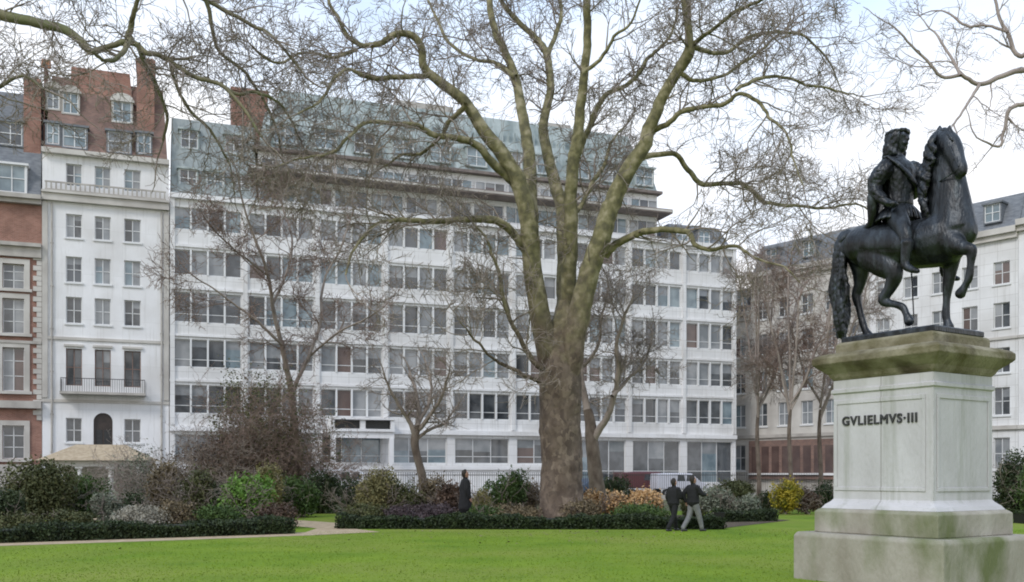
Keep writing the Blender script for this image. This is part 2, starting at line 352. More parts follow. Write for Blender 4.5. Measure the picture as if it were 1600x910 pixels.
# recessed glazed storey, flying cornice, upper clerestory and mansard between s=6.4 and 41
w = MB(); o2 = [(6.4+i*2.86+.12, 6.4+(i+1)*2.86-.12, 22.9, 24.25) for i in range(12)]
wall_open(w, 6.4, 40.72, 22.36, 24.6, o2, .15, y=1.3)
w.box(6.4, 40.72, 1.46, 13, 22.36, 24.6)
w.box(6.4, 40.72, 1.3, 13, 24.98, 26.55)
w.build('set_back_storey', M_WHITE2, B1)
for k_, (a, b_, c, d) in enumerate(o2):
    q = window(B1, a, b_, c, d, 3, y=1.36, weights=(1,2,6,.2))
p = MB(); p.box(5.6, 41.4, -.3, 13, 24.62, 24.97); p.build('cornice', M_DARKTRIM, B1)
p = MB(); p.box(5.58, 41.42, -.34, -.303, 24.72, 24.88); p.build('cornice_edge', M_CREAM, B1)
for i in range(12):
    window(B1, 6.6+i*2.86, 6.6+(i+1)*2.86-.25, 25.15, 26.05, 3, y=1.16, weights=(1,1.5,7,.2))
p = MB(); p.box(6.0, 41.0, .75, 13, 26.57, 26.8); p.build('eave', M_DARKTRIM, B1)
def mansard(mb, x0, x1, y0, y1, z0, z1, inset, mi=0, side=0.6):
    mb.loft([[(x0,y0,z0),(x1,y0,z0),(x1,y1,z0),(x0,y1,z0)], [(x0+side,y0+inset,z1),(x1-side,y0+inset,z1),(x1-side,y1-inset,z1),(x0+side,y1-inset,z1)]], mi)
def dormer(par, x, z, wd=1.1, ht=1.4, y=.5, back=1.2, mcl=None, rnd_top=False, gw=(1,1,4,.1)):
    f = MB(); f.box(x-wd/2-.1, x+wd/2+.1, y, y+back, z-.1, z-.003); f.box(x-wd/2-.1, x-wd/2, y, y+back, z, z+ht); f.box(x+wd/2, x+wd/2+.1, y, y+back, z, z+ht)
    f.box(x-wd/2-.2, x+wd/2+.2, y-.12, y+back, z+ht+.003, z+ht+.15)
    if rnd_top:
        rr_, zc_ = wd/2+.14, z+ht+.15
        f.loft([[(x+rr_*math.cos(t), yy, zc_+rr_*.62*math.sin(t)) for t in [i*math.pi/8 for i in range(9)]] for yy in (y-.08, y+back)])
    dd = f.build('dormer', mcl or M_SLATE, par)
    p = MB(); p.quad((x-wd/2,y+.1,z),(x+wd/2,y+.1,z),(x+wd/2,y+.1,z+ht),(x-wd/2,y+.1,z+ht), rnd.choices(range(4), gw)[0]); p.build('pane', GL, dd)
    f2 = MB(); f2.box(x-.03, x+.03, y+.04, y+.097, z, z+ht); 
    for zz in (z+.003, z+ht*.5, z+ht-.06): f2.box(x-wd/2, x-.031, y+.04, y+.097, zz, zz+.05); f2.box(x+.031, x+wd/2, y+.04, y+.097, zz, zz+.05)
    for xx in (x-wd/2, x+wd/2-.06): f2.box(xx, xx+.06, y+.035, y+.098, z, z+ht)
    f2.build('frame', M_FRAME, dd); return dd
p = MB(); mansard(p, 6.4, 40.7, 1.2, 13, 26.82, 29.9, .9); mansard(p, 7.6, 39.4, 2.5, 12, 29.95, 32.2, .7)
for i in range(58): x = 7.2+i*.57; p.box(x, x+.05, 2.35, 2.6, 29.92, 30.9)
p.build('roof', M_VERDI, B1)
for i in range(11): dormer(B1, 8.4+i*3.1, 27.3, 1.7, 1.5, 1.15, 1.2, M_VERDI, gw=(1,2,5,.1))
p = MB(); p.box(18,23,5,9,32.2,33.4); p.build('plant_room', M_GREYST, B1)
p = MB(); p.box(31,34,5,9,32.2,33.2); p.build('plant_room', M_GREYST, B1)
# slate end of the roof with its chimneys, and low right end
p = MB(); mansard(p, .1, 6.2, .25, 13, 22.4, 28.6, 1.9, side=.05); p.build('slate_roof', mat('pale_lead', (.20,.225,.225), .6, (.30,.33,.325), 2, 6, stretch=(2,2,.6)), B1)
for x, z in ((1.3,23.0),(3.2,23.0),(5.1,23.0),(1.4,26.2),(4.6,26.2)): dormer(B1, x, z, 1.2, 1.35, .3+(z-22.4)*.28, 1.6, M_VERDI)
p = MB(); p.box(4.6,7.3,3.5,5.2,27,31.8); p.box(4.5,7.4,3.4,5.3,31.8,32.05)
ch = p.build('chimney', M_BRICK, B1)
p = MB(); mansard(p, 41.5, 47.9, .7, 13, 22.37, 24.3, 1.0); p.build('lead_roof', M_SLATE, B1)
for x in (43, 45.2): dormer(B1, x, 22.6, 1.2, 1.1, .75, 1.0, M_SLATE)
# entrance canopy
s0, _ = fsz(516, 660, 1.4); s1, _ = fsz(616, 660, 1.4)
p = MB(); p.box(s0, s1, -1.6, -.25, 5.1, 5.3); p.box(s0, s1, -1.7, -.25, 6.0, 6.14); p.box(s0, s0+.3, -1.6, -.26, 5.3, 6.0); p.box(s1-.3, s1, -1.6, -.26, 5.3, 6.0); p.box((s0+s1)/2-.2,(s0+s1)/2+.2,-1.55,-.26,5.3,6.0)
p.box(s0, s1, -1.45, -1.3, 4.6, 5.1)
for x in (s0+.05, s1-.4): p.box(x, x+.35, -1.5, -1.15, .13, 4.6)
p.build('entrance_canopy', M_WHITE2, B1)
p = MB(); p.box(s0+.31, s1-.31, -1.2, -1.1, 5.36, 5.95); p.build('canopy_panel', M_IRON, B1)

# --- white stone town house with brick mansard (three windows wide)
a0, _ = fsz(66, 500); a1 = -.02; H0 = a0; WD = a1-a0-.02
B2 = empty('town_house', fpt(a0), FR, label='narrow white house three windows wide with iron balcony and red brick gable', cat='building')
def fx(px, py=500): return fsz(px, py)[0]-H0
cols = [(103,128),(148,173),(194,220)]; ops = []; wn = []
for (pa, pb) in cols:
    xa, xb = fx(pa), fx(pb)
    for (c, d, s_) in ((12.5,14.35,1),(15.4,17.2,1),(18.55,20.2,1),(22.2,23.75,0),(8.1,10.7,0)):
        ops.append((xa, xb, c, d)); wn.append((xa, xb, c, d, s_))
for (pa, pb) in (cols[0], cols[2]):
    ops.append((fx(pa), fx(pb), 4.1, 5.8)); wn.append((fx(pa), fx(pb), 4.1, 5.8, 1))
dx0, dx1 = fx(146), fx(176); ops.append((dx0, dx1, 3.2, 6.2))
w = MB(); wall_open(w, 0, WD, 0, 24.6, ops, .3); shell(w, 0, WD, 0, 24.6, 13); w.build('wall', M_WHITE2, B2)
for (a, b_, c, d, s_) in wn:
    f = window(B2, a, b_, c, d, 2, trans=.5, y=.16, sill=s_, weights=(5,2,1,.2) if c < 20 else (1,2,4,0), fr=(M_DBRICK if c == 8.1 else None))
# arched door: stone spandrels make the round head
p = MB(); cxd = (dx0+dx1)/2; rr_ = (dx1-dx0)/2
for sg in (-1, 1):
    for i in range(6):
        t0, t1 = i*math.pi/12, (i+1)*math.pi/12
        xa, xb = cxd+sg*rr_*math.cos(t0), cxd+sg*rr_*math.cos(t1)
        za, zb = 6.2-rr_+rr_*math.sin(t0), 6.2-rr_+rr_*math.sin(t1)
        p.quad((xa,-.004,za),(xb,-.004,zb),(xb,-.004,6.21),(xa,-.004,6.21))
p.build('door_arch', M_WHITE2, B2)
p = MB(); p.box(dx0, dx1, .2, .26, 3.2, 6.2); dr = p.build('door', mat('dark_door', (.03,.022,.02), .4, (.05,.035,.03)), B2)
p = MB(); p.box(dx0+.15, cxd-.06, .17, .197, 3.5, 5.0); p.box(cxd+.06, dx1-.15, .17, .197, 3.5, 5.0); p.build('door_panel', M_IRON, dr)
p = MB()
for z0, z1, pr in ((21.0,21.5,.35),(21.5,21.65,.5),(24.3,24.65,.4),(11.3,11.5,.1),(6.9,7.1,.08)): p.box(-.02, WD+.02, -pr, -.004, z0, z1)
for (pa, pb) in cols: p.box(fx(pa)-.12, fx(pb)+.12, -.14, -.003, 10.85, 11.0)
p.box(0, .35, -.12, -.003, 7.2, 20.9); p.box(WD-.35, WD, -.12, -.003, 7.2, 20.9)
p.build('cornice', M_CREAM, B2)
p = MB(); p.box(.2, WD-.2, -.45, -.36, 21.66, 21.76); p.box(.2, WD-.2, -.45, -.36, 22.2, 22.3)
for i in range(26): x = .3+i*(WD-.6)/25; p.box(x-.05, x+.05, -.44, -.37, 21.76, 22.2)
p.build('balustrade', M_GREYST, B2)
bx0, bx1 = fx(95), fx(228); p = MB(); p.box(bx0, bx1, -.9, -.005, 7.45, 7.62); p.build('balcony', M_GREYST, B2)
p = MB(); p.box(bx0+.05, bx1-.05, -.86, -.82, 8.52, 8.57)
for i in range(37): x = bx0+.07+i*(bx1-bx0-.14)/36; p.box(x-.012, x+.012, -.85, -.83, 7.62, 8.52)
for xx in (bx0+.06, bx1-.06):
    for j in range(6): y = -.82+j*.15; p.box(xx-.012, xx+.012, y, y+.022, 7.62, 8.52)
p.build('balcony_rail', M_IRON, B2)
for xx in (.62, WD-.5):
    p = MB(); p.cyl((xx,-.1,.2),(xx,-.1,20.9),.06,k=8)
    for z in range(3, 21, 3): p.box(xx-.1,xx+.1,-.14,-.005,z,z+.08)
    p.build('drainpipe', M_GREYST, B2)
# mansard with gable and dormers
p = MB(); mansard(p, .1, WD-.1, .2, 11, 24.67, 30.6, 2.0, side=.3); p.build('roof', M_DBRICK, B2)
p = MB()
gx0, gx1 = fx(105), fx(178)
p.loft([[(gx0,1.7,28.0),(gx1+1.3,1.7,28.0),(gx1+1.3,3.4,28.0),(gx0,3.4,28.0)],[(gx0+.1,2.0,31.4),(gx1+1.0,2.0,31.4),(gx1+1.0,3.2,31.4),(gx0+.1,3.2,31.4)]])
p.build('brick_gable', M_BRICK, B2)
for px, z, w_ in ((82,25.1,.8),(80,27.9,.8),(225,25.1,.9),(116,25.0,1.5),(186,25.0,1.5),(108,27.7,1.0),(190,27.5,1.25)): dormer(B2, fx(px, 200), z, w_, 1.45, .15+(z-24.7)*.33, 1.8, M_CREAM if z > 26 else M_SLATE, z > 26, gw=(0,1,8,0))
for (pa, pb, zt) in ((42,66,30.9),(213,241,32.0)):
    p = MB(); xa, xb = fx(pa, 150), fx(pb, 150); xa = max(xa, .02); p.box(xa, xb, 1.0, 3.6, 24.67, zt); p.box(xa-.08, xb+.08, .92, 3.68, zt, zt+.25); ch = p.build('chimney', M_BRICK, B2)
    p = MB()
    for i in range(4): p.cyl((xa+.2+i*(xb-xa-.4)/3, 2.3, zt+.25), (xa+.2+i*(xb-xa-.4)/3, 2.3, zt+.85), .13, .1)
    p.build('chimney_pot', mat('terracotta', (.35,.16,.09), .9, (.42,.22,.13)), ch)

# --- red brick and stone house at the left edge
WL = 13.0
B3 = empty('town_house', fpt(a0-WL-.02), FR, label='red brick house with pale quoins and slate roof at the left edge', cat='building')
def gx(px, py=500): return fsz(px, py)[0]-(a0-WL-.02)
ops = []; wn = []
wc = [(gx(4), gx(38)), (gx(-60), gx(-26)), (gx(-124), gx(-90))]
for xa, xb in wc:
    for c, d in ((7.6,10.6),(11.6,14.0),(14.7,16.4),(2.9,5.2)): 
        if xa > .2: ops.append((xa, xb, c, d)); wn.append((xa, xb, c, d))
w = MB(); wall_open(w, 0, WL, 0, 21.2, ops, .3); shell(w, 0, WL, 0, 21.2, 13); w.build('wall', M_BRICK, B3)
for (a, b_, c, d) in wn: window(B3, a, b_, c, d, 2, trans=(.35,.7), y=.16, sill=0, weights=(5,3,.5,1))
p = MB()
for (a, b_, c, d) in wn:
    p.box(a-.35, a-.003, -.1, -.004, c-.2, d+.35); p.box(b_+.003, b_+.35, -.1, -.004, c-.2, d+.35); p.box(a-.003, b_+.003, -.1, -.004, d+.003, d+.35); p.box(a-.5, b_+.5, -.22, -.102, c-.22, c-.02)
for i in range(34):
    z = 5.6+i*.36; wq = .55 if i % 2 else .32
    p.box(WL-wq, WL-.003, -.08, -.005, z, z+.33)
p.box(0, WL, -.12, -.005, 0, 2.5)
p.build('stone_dressing', M_CREAM, B3)
p = MB()
for z0, z1, pr in ((16.9,17.6,.25),(17.6,17.85,.5),(20.6,20.9,.4),(20.9,21.2,.65),(6.4,6.9,.5),(10.9,11.1,.15)): p.box(0, WL-.01, -pr, -.005, z0, z1)
p.build('cornice', M_GREYST, B3)
p = MB(); mansard(p, 0, WL-.1, .1, 12, 21.21, 29.2, 2.6, side=.1); p.build('roof', M_SLATE, B3)
for i, px in enumerate((18, -50, -115)):
    dormer(B3, gx(px, 285), 21.4, 1.7, 1.9, .1, 1.6, M_FRAME); dormer(B3, gx(px-6, 210), 25.0, 1.5, 1.6, 1.2, 1.8, M_SLATE)
p = MB(); p.box(WL-1.3, WL-.2, 1.2, 3.6, 24, 29.9); p.build('chimney', M_BRICK, B3)
# --- further terrace to the left, outside the frame edge is not built

# --- right hand side of the square
RA = Vector((22.4, 90, 0)); RB = Vector((38.2, 71, 0)); RDv = (RB-RA).normalized(); RR = math.atan2(RDv.y, RDv.x)
def right_house(s0, s1, label, wallm, trim, roofm, ztop, zr, nw, rowz, base=None, lights=2, wts=(5,2,1,1)):
    E = empty('terrace_house', RA+RDv*s0, RR, label=label, cat='building', group='buildings along the right side of the square')
    Wd = s1-s0-.02; ops = []; pitch = Wd/nw; ww = min(1.25, pitch*.5)
    for i in range(nw):
        x = pitch*(i+.5)
        for c, d in rowz: ops.append((x-ww/2, x+ww/2, c, d))
    w = MB(); wall_open(w, 0, Wd, 0, ztop, ops, .25); shell(w, 0, Wd, 0, ztop, 12); w.build('wall', wallm, E)
    for (a, b_, c, d) in ops: window(E, a, b_, c, d, lights, trans=.5, y=.13, sill=True, weights=wts)
    p = MB(); p.box(-.01, Wd, -.55, -.005, ztop-.5, ztop-.05); p.box(-.005, Wd, -.3, -.006, ztop-.9, ztop-.5); p.build('cornice', trim, E)
    for z0, z1, pr in ((5.2,5.5,.2),(12.0,12.2,.12)): p = MB(); p.box(0, Wd, -pr, -.006, z0, z1); p.build('string_course', trim, E)
    p = MB(); mansard(p, .05, Wd-.05, .2, 11, ztop+.003, zr, 1.4, side=.05); p.build('roof', roofm, E)
    n = max(2, int(Wd/3.2))
    for i in range(n): dormer(E, Wd*(i+.5)/n, ztop+.7, 1.15, 1.35, .25, 1.3, M_SLATE, gw=(0,1,6,0))
    if base:
        p = MB(); p.box(.02, Wd-.02, -.35, -.01, 1.4, 4.95); bb = p.build('shopfront', base, E)
        p = MB()
        for i in range(int(Wd/1.1)): p.box(.35+i*1.1, .35+i*1.1+.78, -.38, -.352, 2.0, 4.4)
        p.build('shop_window', [G_WARM], bb)
        p = MB(); p.box(0, Wd, -.5, -.36, 1.75, 1.95); p.build('coping', M_WHITE2, bb)
    return E
rz = [(6.3,8.4),(9.5,11.4),(12.9,14.8),(16.2,17.9)]
right_house(-5, 0, 'low pale house filling the corner next to the long white block', M_CREAM, M_GREYST, M_SLATE, 17.2, 18.6, 2, [(2.2,4.6),(6.3,8.4),(9.5,11.4),(12.9,14.8)])
right_house(0, 12, 'grey stone terrace house over a red brown ground floor, right of the white block', M_CREAM, M_GREYST, M_SLATE, 20.6, 23.4, 5, rz, M_DBRICK)
right_house(12, 24, 'pale terrace house with slate dormers directly behind the bronze horse and rider', M_WHITE, M_CREAM, M_SLATE, 20.4, 23.2, 5, [(2.2,4.6)]+rz, None)
right_house(24, 40, 'white terrace house with dark mansard roof at the right edge', M_WHITE2, M_CREAM, M_SLATE, 20.8, 24.2, 5, [(1.6,4.6)]+rz, None, wts=(5,1,1,0))
sheet('road', [RA+RDv*(-6)+Vector((-3.5,-3,0)), RA+RDv*48+Vector((-3.5,-3,0)), RA+RDv*48+Vector((-10,-8.5,0)), RA+Vector((-8,-12,0))], .012, M_ASPH)

# --- iron railings round the garden
E = empty('iron_railings', fpt(0, 14.2), FR, label='long black iron railings round the garden behind the shrubs', cat='railings')
p = MB(); p.box(-6, 46, -.2, .2, 0, .35); p.build('kerb_stone', M_GREYST, E)
p = MB()
for z in (.55, 1.75): p.box(-6, 46, -.02, .02, z, z+.045)
p.build('rail', M_IRON, E)
p = MB()
for i in range(347): x = -5.95+i*.15; p.box(x-.011, x+.011, -.011, .011, .35, 1.95)
tag(p.build('spike', M_IRON, E), kind='stuff')

# ---------------------------------------------------------------- vehicles parked behind the railings
def van(px, off, Lm, Hm, Wm, colour, name, label, cat, boxy):
    s, _ = fsz(px, 700, off)
    E = empty(name, fpt(s, off), FR, label=label, cat=cat)
    m = mat('paint_'+label[:12].replace(' ', '_'), colour, .3, spec=.6)
    prof = [(-.5,.35),(-.5,.62),(-.49,.97),(-.1,1.0),(.18,.98),(.36,.64),(.48,.56),(.5,.35)] if boxy else [(-.5,.3),(-.5,.62),(-.36,.68),(-.22,.98),(.08,1.0),(.24,.68),(.46,.58),(.5,.3)]
    p = MB(); rings = []
    for yy, sc in ((-.5,.94),(-.46,1),(.46,1),(.5,.94)):
        rings.append([(x*Lm, yy*Wm, .2+(z*Hm-.2)*(sc if z > .4 else 1)) for x, z in prof])
    p.loft(rings); bd = p.build('body', m, E, bevel=.05)
    for sy in (-1, 1):
        p = MB(); y = sy*(Wm/2+.004)
        for xa, xb in ((-.12,.04),(.06,.2)) if boxy else ((-.24,-.03),(-.01,.12)):
            q = [(xa*Lm,y,.66*Hm),(xb*Lm,y,.66*Hm),((xb-.02)*Lm,y,.9*Hm),((xa+.02)*Lm,y,.9*Hm)]
            p.quad(*q)
        p.build('side_window', G_DARK, E)
        for x in (-.32, .32):
            p = MB(); p.cyl((x*Lm, sy*(Wm/2-.2), .33), (x*Lm, sy*(Wm/2+.01), .33), .33, k=20); t = p.build('wheel', mat('tyre', (.02,.02,.02), .8), E)
            p = MB(); p.cyl((x*Lm, sy*(Wm/2+.005), .33), (x*Lm, sy*(Wm/2+.03), .33), .2, k=16); p.build('rim', mat('alloy', (.4,.4,.42), .35, metal=.8), t)
    for sy in (-1, 1):
        p = MB(); p.box(.485*Lm, .503*Lm, sy*.36*Wm-.15, sy*.36*Wm+.15, .44*Hm, .52*Hm); p.build('headlight', mat('lamp_glass', (.6,.6,.62), .2), E)
    return E
van(1008, 5, 4.9, 2.05, 1.9, (.10,.02,.025), 'delivery_van', 'dark maroon van parked beyond the orange dry plants', 'van', True)
van(1058, 6.2, 4.6, 1.95, 1.9, (.62,.62,.68), 'delivery_van', 'pale lilac white van parked beside the maroon van', 'van', True)
van(540, 5, 4.6, 2.2, 1.9, (.7,.7,.72), 'delivery_van', 'white van under the entrance canopy of the white block', 'van', True)
van(935, 5, 4.3, 1.55, 1.8, (.05,.08,.13), 'parked_car', 'dark blue car parked behind the slim forked tree', 'car', False)

# --- garden summerhouse
c = ray(158, 760, 50)
E = empty('summerhouse', (c.x, 50, 0), R(12), label='small stone garden pavilion with tan hipped roof behind the left shrubs', cat='pavilion')
p = MB(); p.box(-2.3,2.3,-1.6,1.6,0,.25); p.build('floor_slab', M_GREYST, E)
for x in (-2.1,-.75,.75,2.1):
    for y in (-1.4, 1.4):
        p = MB(); p.cyl((x,y,.25),(x,y,2.1),.14,.12,12); p.box(x-.2,x+.2,y-.2,y+.2,2.1,2.2); p.build('column', M_WHITE2, E)
p = MB(); p.box(-2.4,2.4,-1.65,1.65,2.2,2.5); p.build('entablature', M_CREAM, E)
p = MB(); p.loft([[(-2.7,-1.9,2.5),(2.7,-1.9,2.5),(2.7,1.9,2.5),(-2.7,1.9,2.5)],[(-1.2,-.05,3.35),(1.2,-.05,3.35),(1.2,.05,3.35),(-1.2,.05,3.35)]]); p.build('roof', mat('tan_tiles', (.34,.26,.17), .9, (.45,.36,.25), 5, bump=.4), E)
p = MB(); p.box(-2.1,2.1,1.1,1.2,.25,2.2); p.build('back_wall', M_CREAM, E)

# ---------------------------------------------------------------- pedestal
ux = Vector((.545, -.8384, 0)); PC = Vector((6.57, 15.8, 0)); PR = math.atan2(ux.y, ux.x)
M_PST = mat('pedestal_stone', (.44,.425,.43), .8, (.55,.535,.55), 1.4, 8, .3, .62, bump=.25, bscale=20, col3=(.33,.33,.30), scale3=1.3, lo3=.6, hi3=.8, stretch=(1,1,.45))
weather(M_PST, 9.3, 9.7, (.24,.25,.20))
M_MOSS = mat('mossy_stone', (.115,.10,.045), .95, (.29,.26,.185), 2.4, 8, .36, .66, bump=.5, bscale=18, col3=(.07,.055,.03), scale3=1.6, lo3=.52, hi3=.7)
M_STEP = mat('weathered_stone', (.25,.225,.18), .9, (.40,.375,.325), 1.8, 8, .3, .7, bump=.4, bscale=16, col3=(.13,.15,.06), scale3=1.2, lo3=.5, hi3=.7, stretch=(1,1,.5))
PD = empty('pedestal', PC, PR, label='tall pale stone pedestal with mossy cap under the bronze rider', cat='pedestal')
def rect(a, b_, z): return [(-a,-b_,z),(a,-b_,z),(a,b_,z),(-a,b_,z)]
HA, HB = .92, .79
MB().loft([rect(HA+.46,HB+.46,-.1), rect(HA+.46,HB+.46,.74), rect(HA+.42,HB+.42,.80)]).build('step', M_STEP, PD, bevel=.02)
MB().loft([rect(HA+.22,HB+.22,.802), rect(HA+.22,HB+.22,1.15), rect(HA+.17,HB+.17,1.19), rect(HA+.15,HB+.15,1.2)]).build('plinth', M_STEP, PD, bevel=.015)
MB().loft([rect(HA+.14,HB+.14,1.202), rect(HA+.1,HB+.1,1.26), rect(HA+.03,HB+.03,1.32), rect(HA,HB,1.36), rect(HA,HB,3.1), rect(HA+.03,HB+.03,3.12), rect(HA+.03,HB+.03,3.17),rect(HA+.0,HB+.0,3.19),rect(HA,HB,3.33)]).build('die', M_PST, PD)
fr = MB()     # raised border round the inscription panel on the long face and on the end face
for (a, b_) in ((-HA+.02, HA-.13),):
    y = -HB
    fr.box(a, b_, y-.016, y-.003, 2.93, 3.0); fr.box(a, b_, y-.016, y-.003, 1.5, 1.56); fr.box(a, a+.06, y-.016, y-.003, 1.56, 2.93); fr.box(b_-.06, b_, y-.016, y-.003, 1.56, 2.93)
fr.box(HA+.003, HA+.016, -HB+.08, HB-.08, 2.93, 3.0); fr.box(HA+.003, HA+.016, -HB+.08, HB-.08, 1.5, 1.56); fr.box(HA+.003, HA+.016, -HB+.08, -HB+.14, 1.56, 2.93); fr.box(HA+.003, HA+.016, HB-.14, HB-.08, 1.56, 2.93)
fr.build('panel_border', M_PST, PD, bevel=.01)
prof = [(0.0,3.332),(.04,3.38),(.07,3.44),(.14,3.5),(.2,3.55),(.25,3.6),(.25,3.70),(.2,3.745),(.1,3.78)]
MB().loft([rect(HA+d,HB+d,z) for d, z in prof]).build('cap', M_MOSS, PD, bevel=.012)
MB().loft([rect(HA-.02,HB-.02,3.782), rect(HA-.02,HB-.02,3.93), rect(HA-.06,HB-.06,3.97)]).build('top_slab', M_MOSS, PD, bevel=.015)
def text_mesh(body, size, name, m, parent, loc, rot, ext=.012):
    cu = bpy.data.curves.new(name, 'FONT'); cu.body = body; cu.size = size; cu.extrude = ext; cu.align_x = 'CENTER'; cu.offset = .0; cu.bevel_depth = .006; cu.space_character = 1.16
    o = bpy.data.objects.new('tmp', cu); C.objects.link(o)
    dg = bpy.context.evaluated_depsgraph_get(); me = bpy.data.meshes.new_from_object(o.evaluated_get(dg), depsgraph=dg)
    bpy.data.objects.remove(o); me.materials.clear(); me.materials.append(m); me.name = name
    q = bpy.data.objects.new(name, me); C.objects.link(q); q.parent = parent; q.location = loc; q.rotation_euler = rot
    return q
text_mesh('GVLIELMVS·III', .203, 'inscription', mat('lead_letters', (.03,.03,.03), .6), PD, (-.04, -HB-.006, 2.58), (R(90), 0, 0))

# ---------------------------------------------------------------- bronze horse and rider
M_BRONZE = mat('bronze', (.008,.009,.011), .38, (.038,.045,.054), 3.6, 8, .42, .66, bump=.35, bscale=16, metal=.5, spec=.7, col3=(.12,.15,.165), scale3=2.6, lo3=.6, hi3=.82, stretch=(1.6,1.6,.55))  # streaky patina; bluish highlights are also put into the lighter tones
ST = empty('equestrian_statue', (PC.x, PC.y, 3.972), PR, label='dark bronze rider in cloak on a striding horse on the stone pedestal', cat='statue')
vy = Vector((.8384, .545, 0))
def Q(px, py, lat=0):
    k = (px-CX)/F; P0 = PC+vy*lat; f = (k*P0.y-P0.x)/(ux.x-k*ux.y); Y = P0.y+f*ux.y
    return (f, lat, EYE+(HY-py)/F*Y-3.972)
PX = .0106
def ch(mb, rows, n=4, k=16): blob_chain(mb, [(*Q(a, b_, l), r*PX, s) for a, b_, l, r, s in rows], n=n, k=k)
MB().loft([rect(HA-.06,HB-.12,.0), rect(HA-.06,HB-.12,.08), rect(HA-.1,HB-.16,.1)]).build('base_plate', M_BRONZE, ST, bevel=.01)
h = MB()
ch(h, [(1329,388,0,20,.2),(1343,385,0,31,.33),(1372,383,0,34,.39),(1408,386,0,35,.41),(1443,381,0,38,.41),(1472,374,0,41,.38),(1493,366,0,36,.31),(1507,362,0,24,.22)])
ch(h, [(1488,362,0,37,.30),(1484,325,0,33,.24),(1479,292,0,31,.20),(1476,262,0,28,.18),(1472,238,0,24,.155),(1472,221,0,18,.135)])
ch(h, [(1471,216,0,14,.13),(1480,224,-.04,18,.15),(1489,237,-.08,16,.13),(1496,252,-.12,12,.095),(1501,264,-.15,10.5,.09),(1503,271,-.16,8.5,.075)])
for a, l in ((1466,.09),(1481,-.09)): ch(h, [(a+3,210,l,6,.05),(a+2,203,l,5,.04),(a+3,196,l,1.5,.015)])
ch(h, [(1487,380,.16,22,.17),(1486,405,.2,15,.12),(1484,428,.2,10.5,.085),(1481,447,.2,8.5,.075),(1479,470,.2,5.8,.052),(1478,492,.2,6.5,.058),(1480,502,.2,6,.055),(1482,512,.2,9,.085)])
ch(h, [(1483,378,-.15,22,.18),(1499,386,-.2,13.5,.115),(1511,389,-.22,9.5,.085),(1518,392,-.22,8.5,.075),(1517,412,-.22,5.6,.052),(1514,434,-.22,6.2,.055),(1508,447,-.22,5.5,.05),(1500,460,-.22,8.5,.078)])
ch(h, [(1342,392,.14,27,.19),(1345,420,.17,17,.14),(1343,445,.18,10,.09),(1338,462,.18,8.5,.072),(1343,485,.18,6,.053),(1348,505,.18,6.5,.057),(1352,516,.18,6,.055),(1357,526,.18,9,.085)])
ch(h, [(1362,392,-.13,31,.22),(1384,412,-.2,24,.18),(1397,430,-.22,15,.125),(1391,450,-.22,10,.09),(1379,470,-.22,8,.07),(1395,475,-.22,5.8,.052),(1410,480,-.22,6.2,.055),(1416,491,-.22,5.6,.05),(1421,503,-.22,8.5,.08)])
fuse(h, 'horse', M_BRONZE, ST, .022, 3)
# musculature is carried by the remesh; mane and tail as cast locks
m_ = MB(); rg = random.Random(3)
for i in range(15):
    t = i/14; px, py = 1457-14*math.sin(t*2.4)-2*t, 210+t*112
    l0 = rg.uniform(-.05,.05)
    ch(m_, [(px+10,py,l0*.3,7,.07),(px+2,py+6,l0-.13,6.5,.06),(px+rg.uniform(-6,0),py+16,l0-.2,5,.045),(px+rg.uniform(2,8),py+24,l0-.23,4,.035),(px+rg.uniform(-6,4),py+33,l0-.22,1.5,.015)], k=8)
for i in range(7): ch(m_, [(1472,206,0,7,.07),(1482+i,208+i,-.1,4.5,.04),(1488+i*.6,220+4*i,-.19+.05*i,1.5,.015)], k=8)
fuse(m_, 'mane', M_BRONZE, ST, .016, 0, rough=.05)
t_ = MB(); ch(t_, [(1334,369,0,8,.08),(1322,370,0,11,.1),(1315,385,0,12,.12),(1312,412,0,12,.13),(1311,440,0,12,.13),(1312,470,0,12,.13),(1314,500,0,13,.14),(1316,520,0,9,.09),(1318,530,0,4,.04)])
for i in range(16):
    l = rg.uniform(-.12,.12); o = rg.uniform(-9,9)
    ch(t_, [(1316+o*.5,385,l,5,.05),(1312+o,420,l*1.2,4,.04),(1312+o*1.2+rg.uniform(-4,4),455,l*1.2,4.5,.045),(1313+o+rg.uniform(-5,5),490,l*1.2,4,.04),(1316+o*.8,512+rg.uniform(0,18),l,2,.02)], k=8)
fuse(t_, 'tail', M_BRONZE, ST, .016, 0, rough=.05)
r_ = MB()
ch(r_, [(1404,340,0,24,.25),(1404,320,0,19,.21),(1404,298,0,20,.21),(1404,278,0,22,.25),(1404,262,0,19,.25),(1403,251,0,11,.13),(1403,243,0,8,.085),(1403,236,0,8.5,.09)])
def ch3(mb, rows, **k): blob_chain(mb, rows, **k)
sh = Q(1404, 262, 0)
blob_chain(r_, [(sh[0]-.02,-.33,sh[2]-.04,.11,.11),(sh[0],-.18,sh[2]+.02,.13,.13),(sh[0],0,sh[2]+.04,.13,.14),(sh[0],.18,sh[2]+.02,.13,.13),(sh[0]-.02,.33,sh[2]-.04,.11,.11)], lat=(1,0,0))
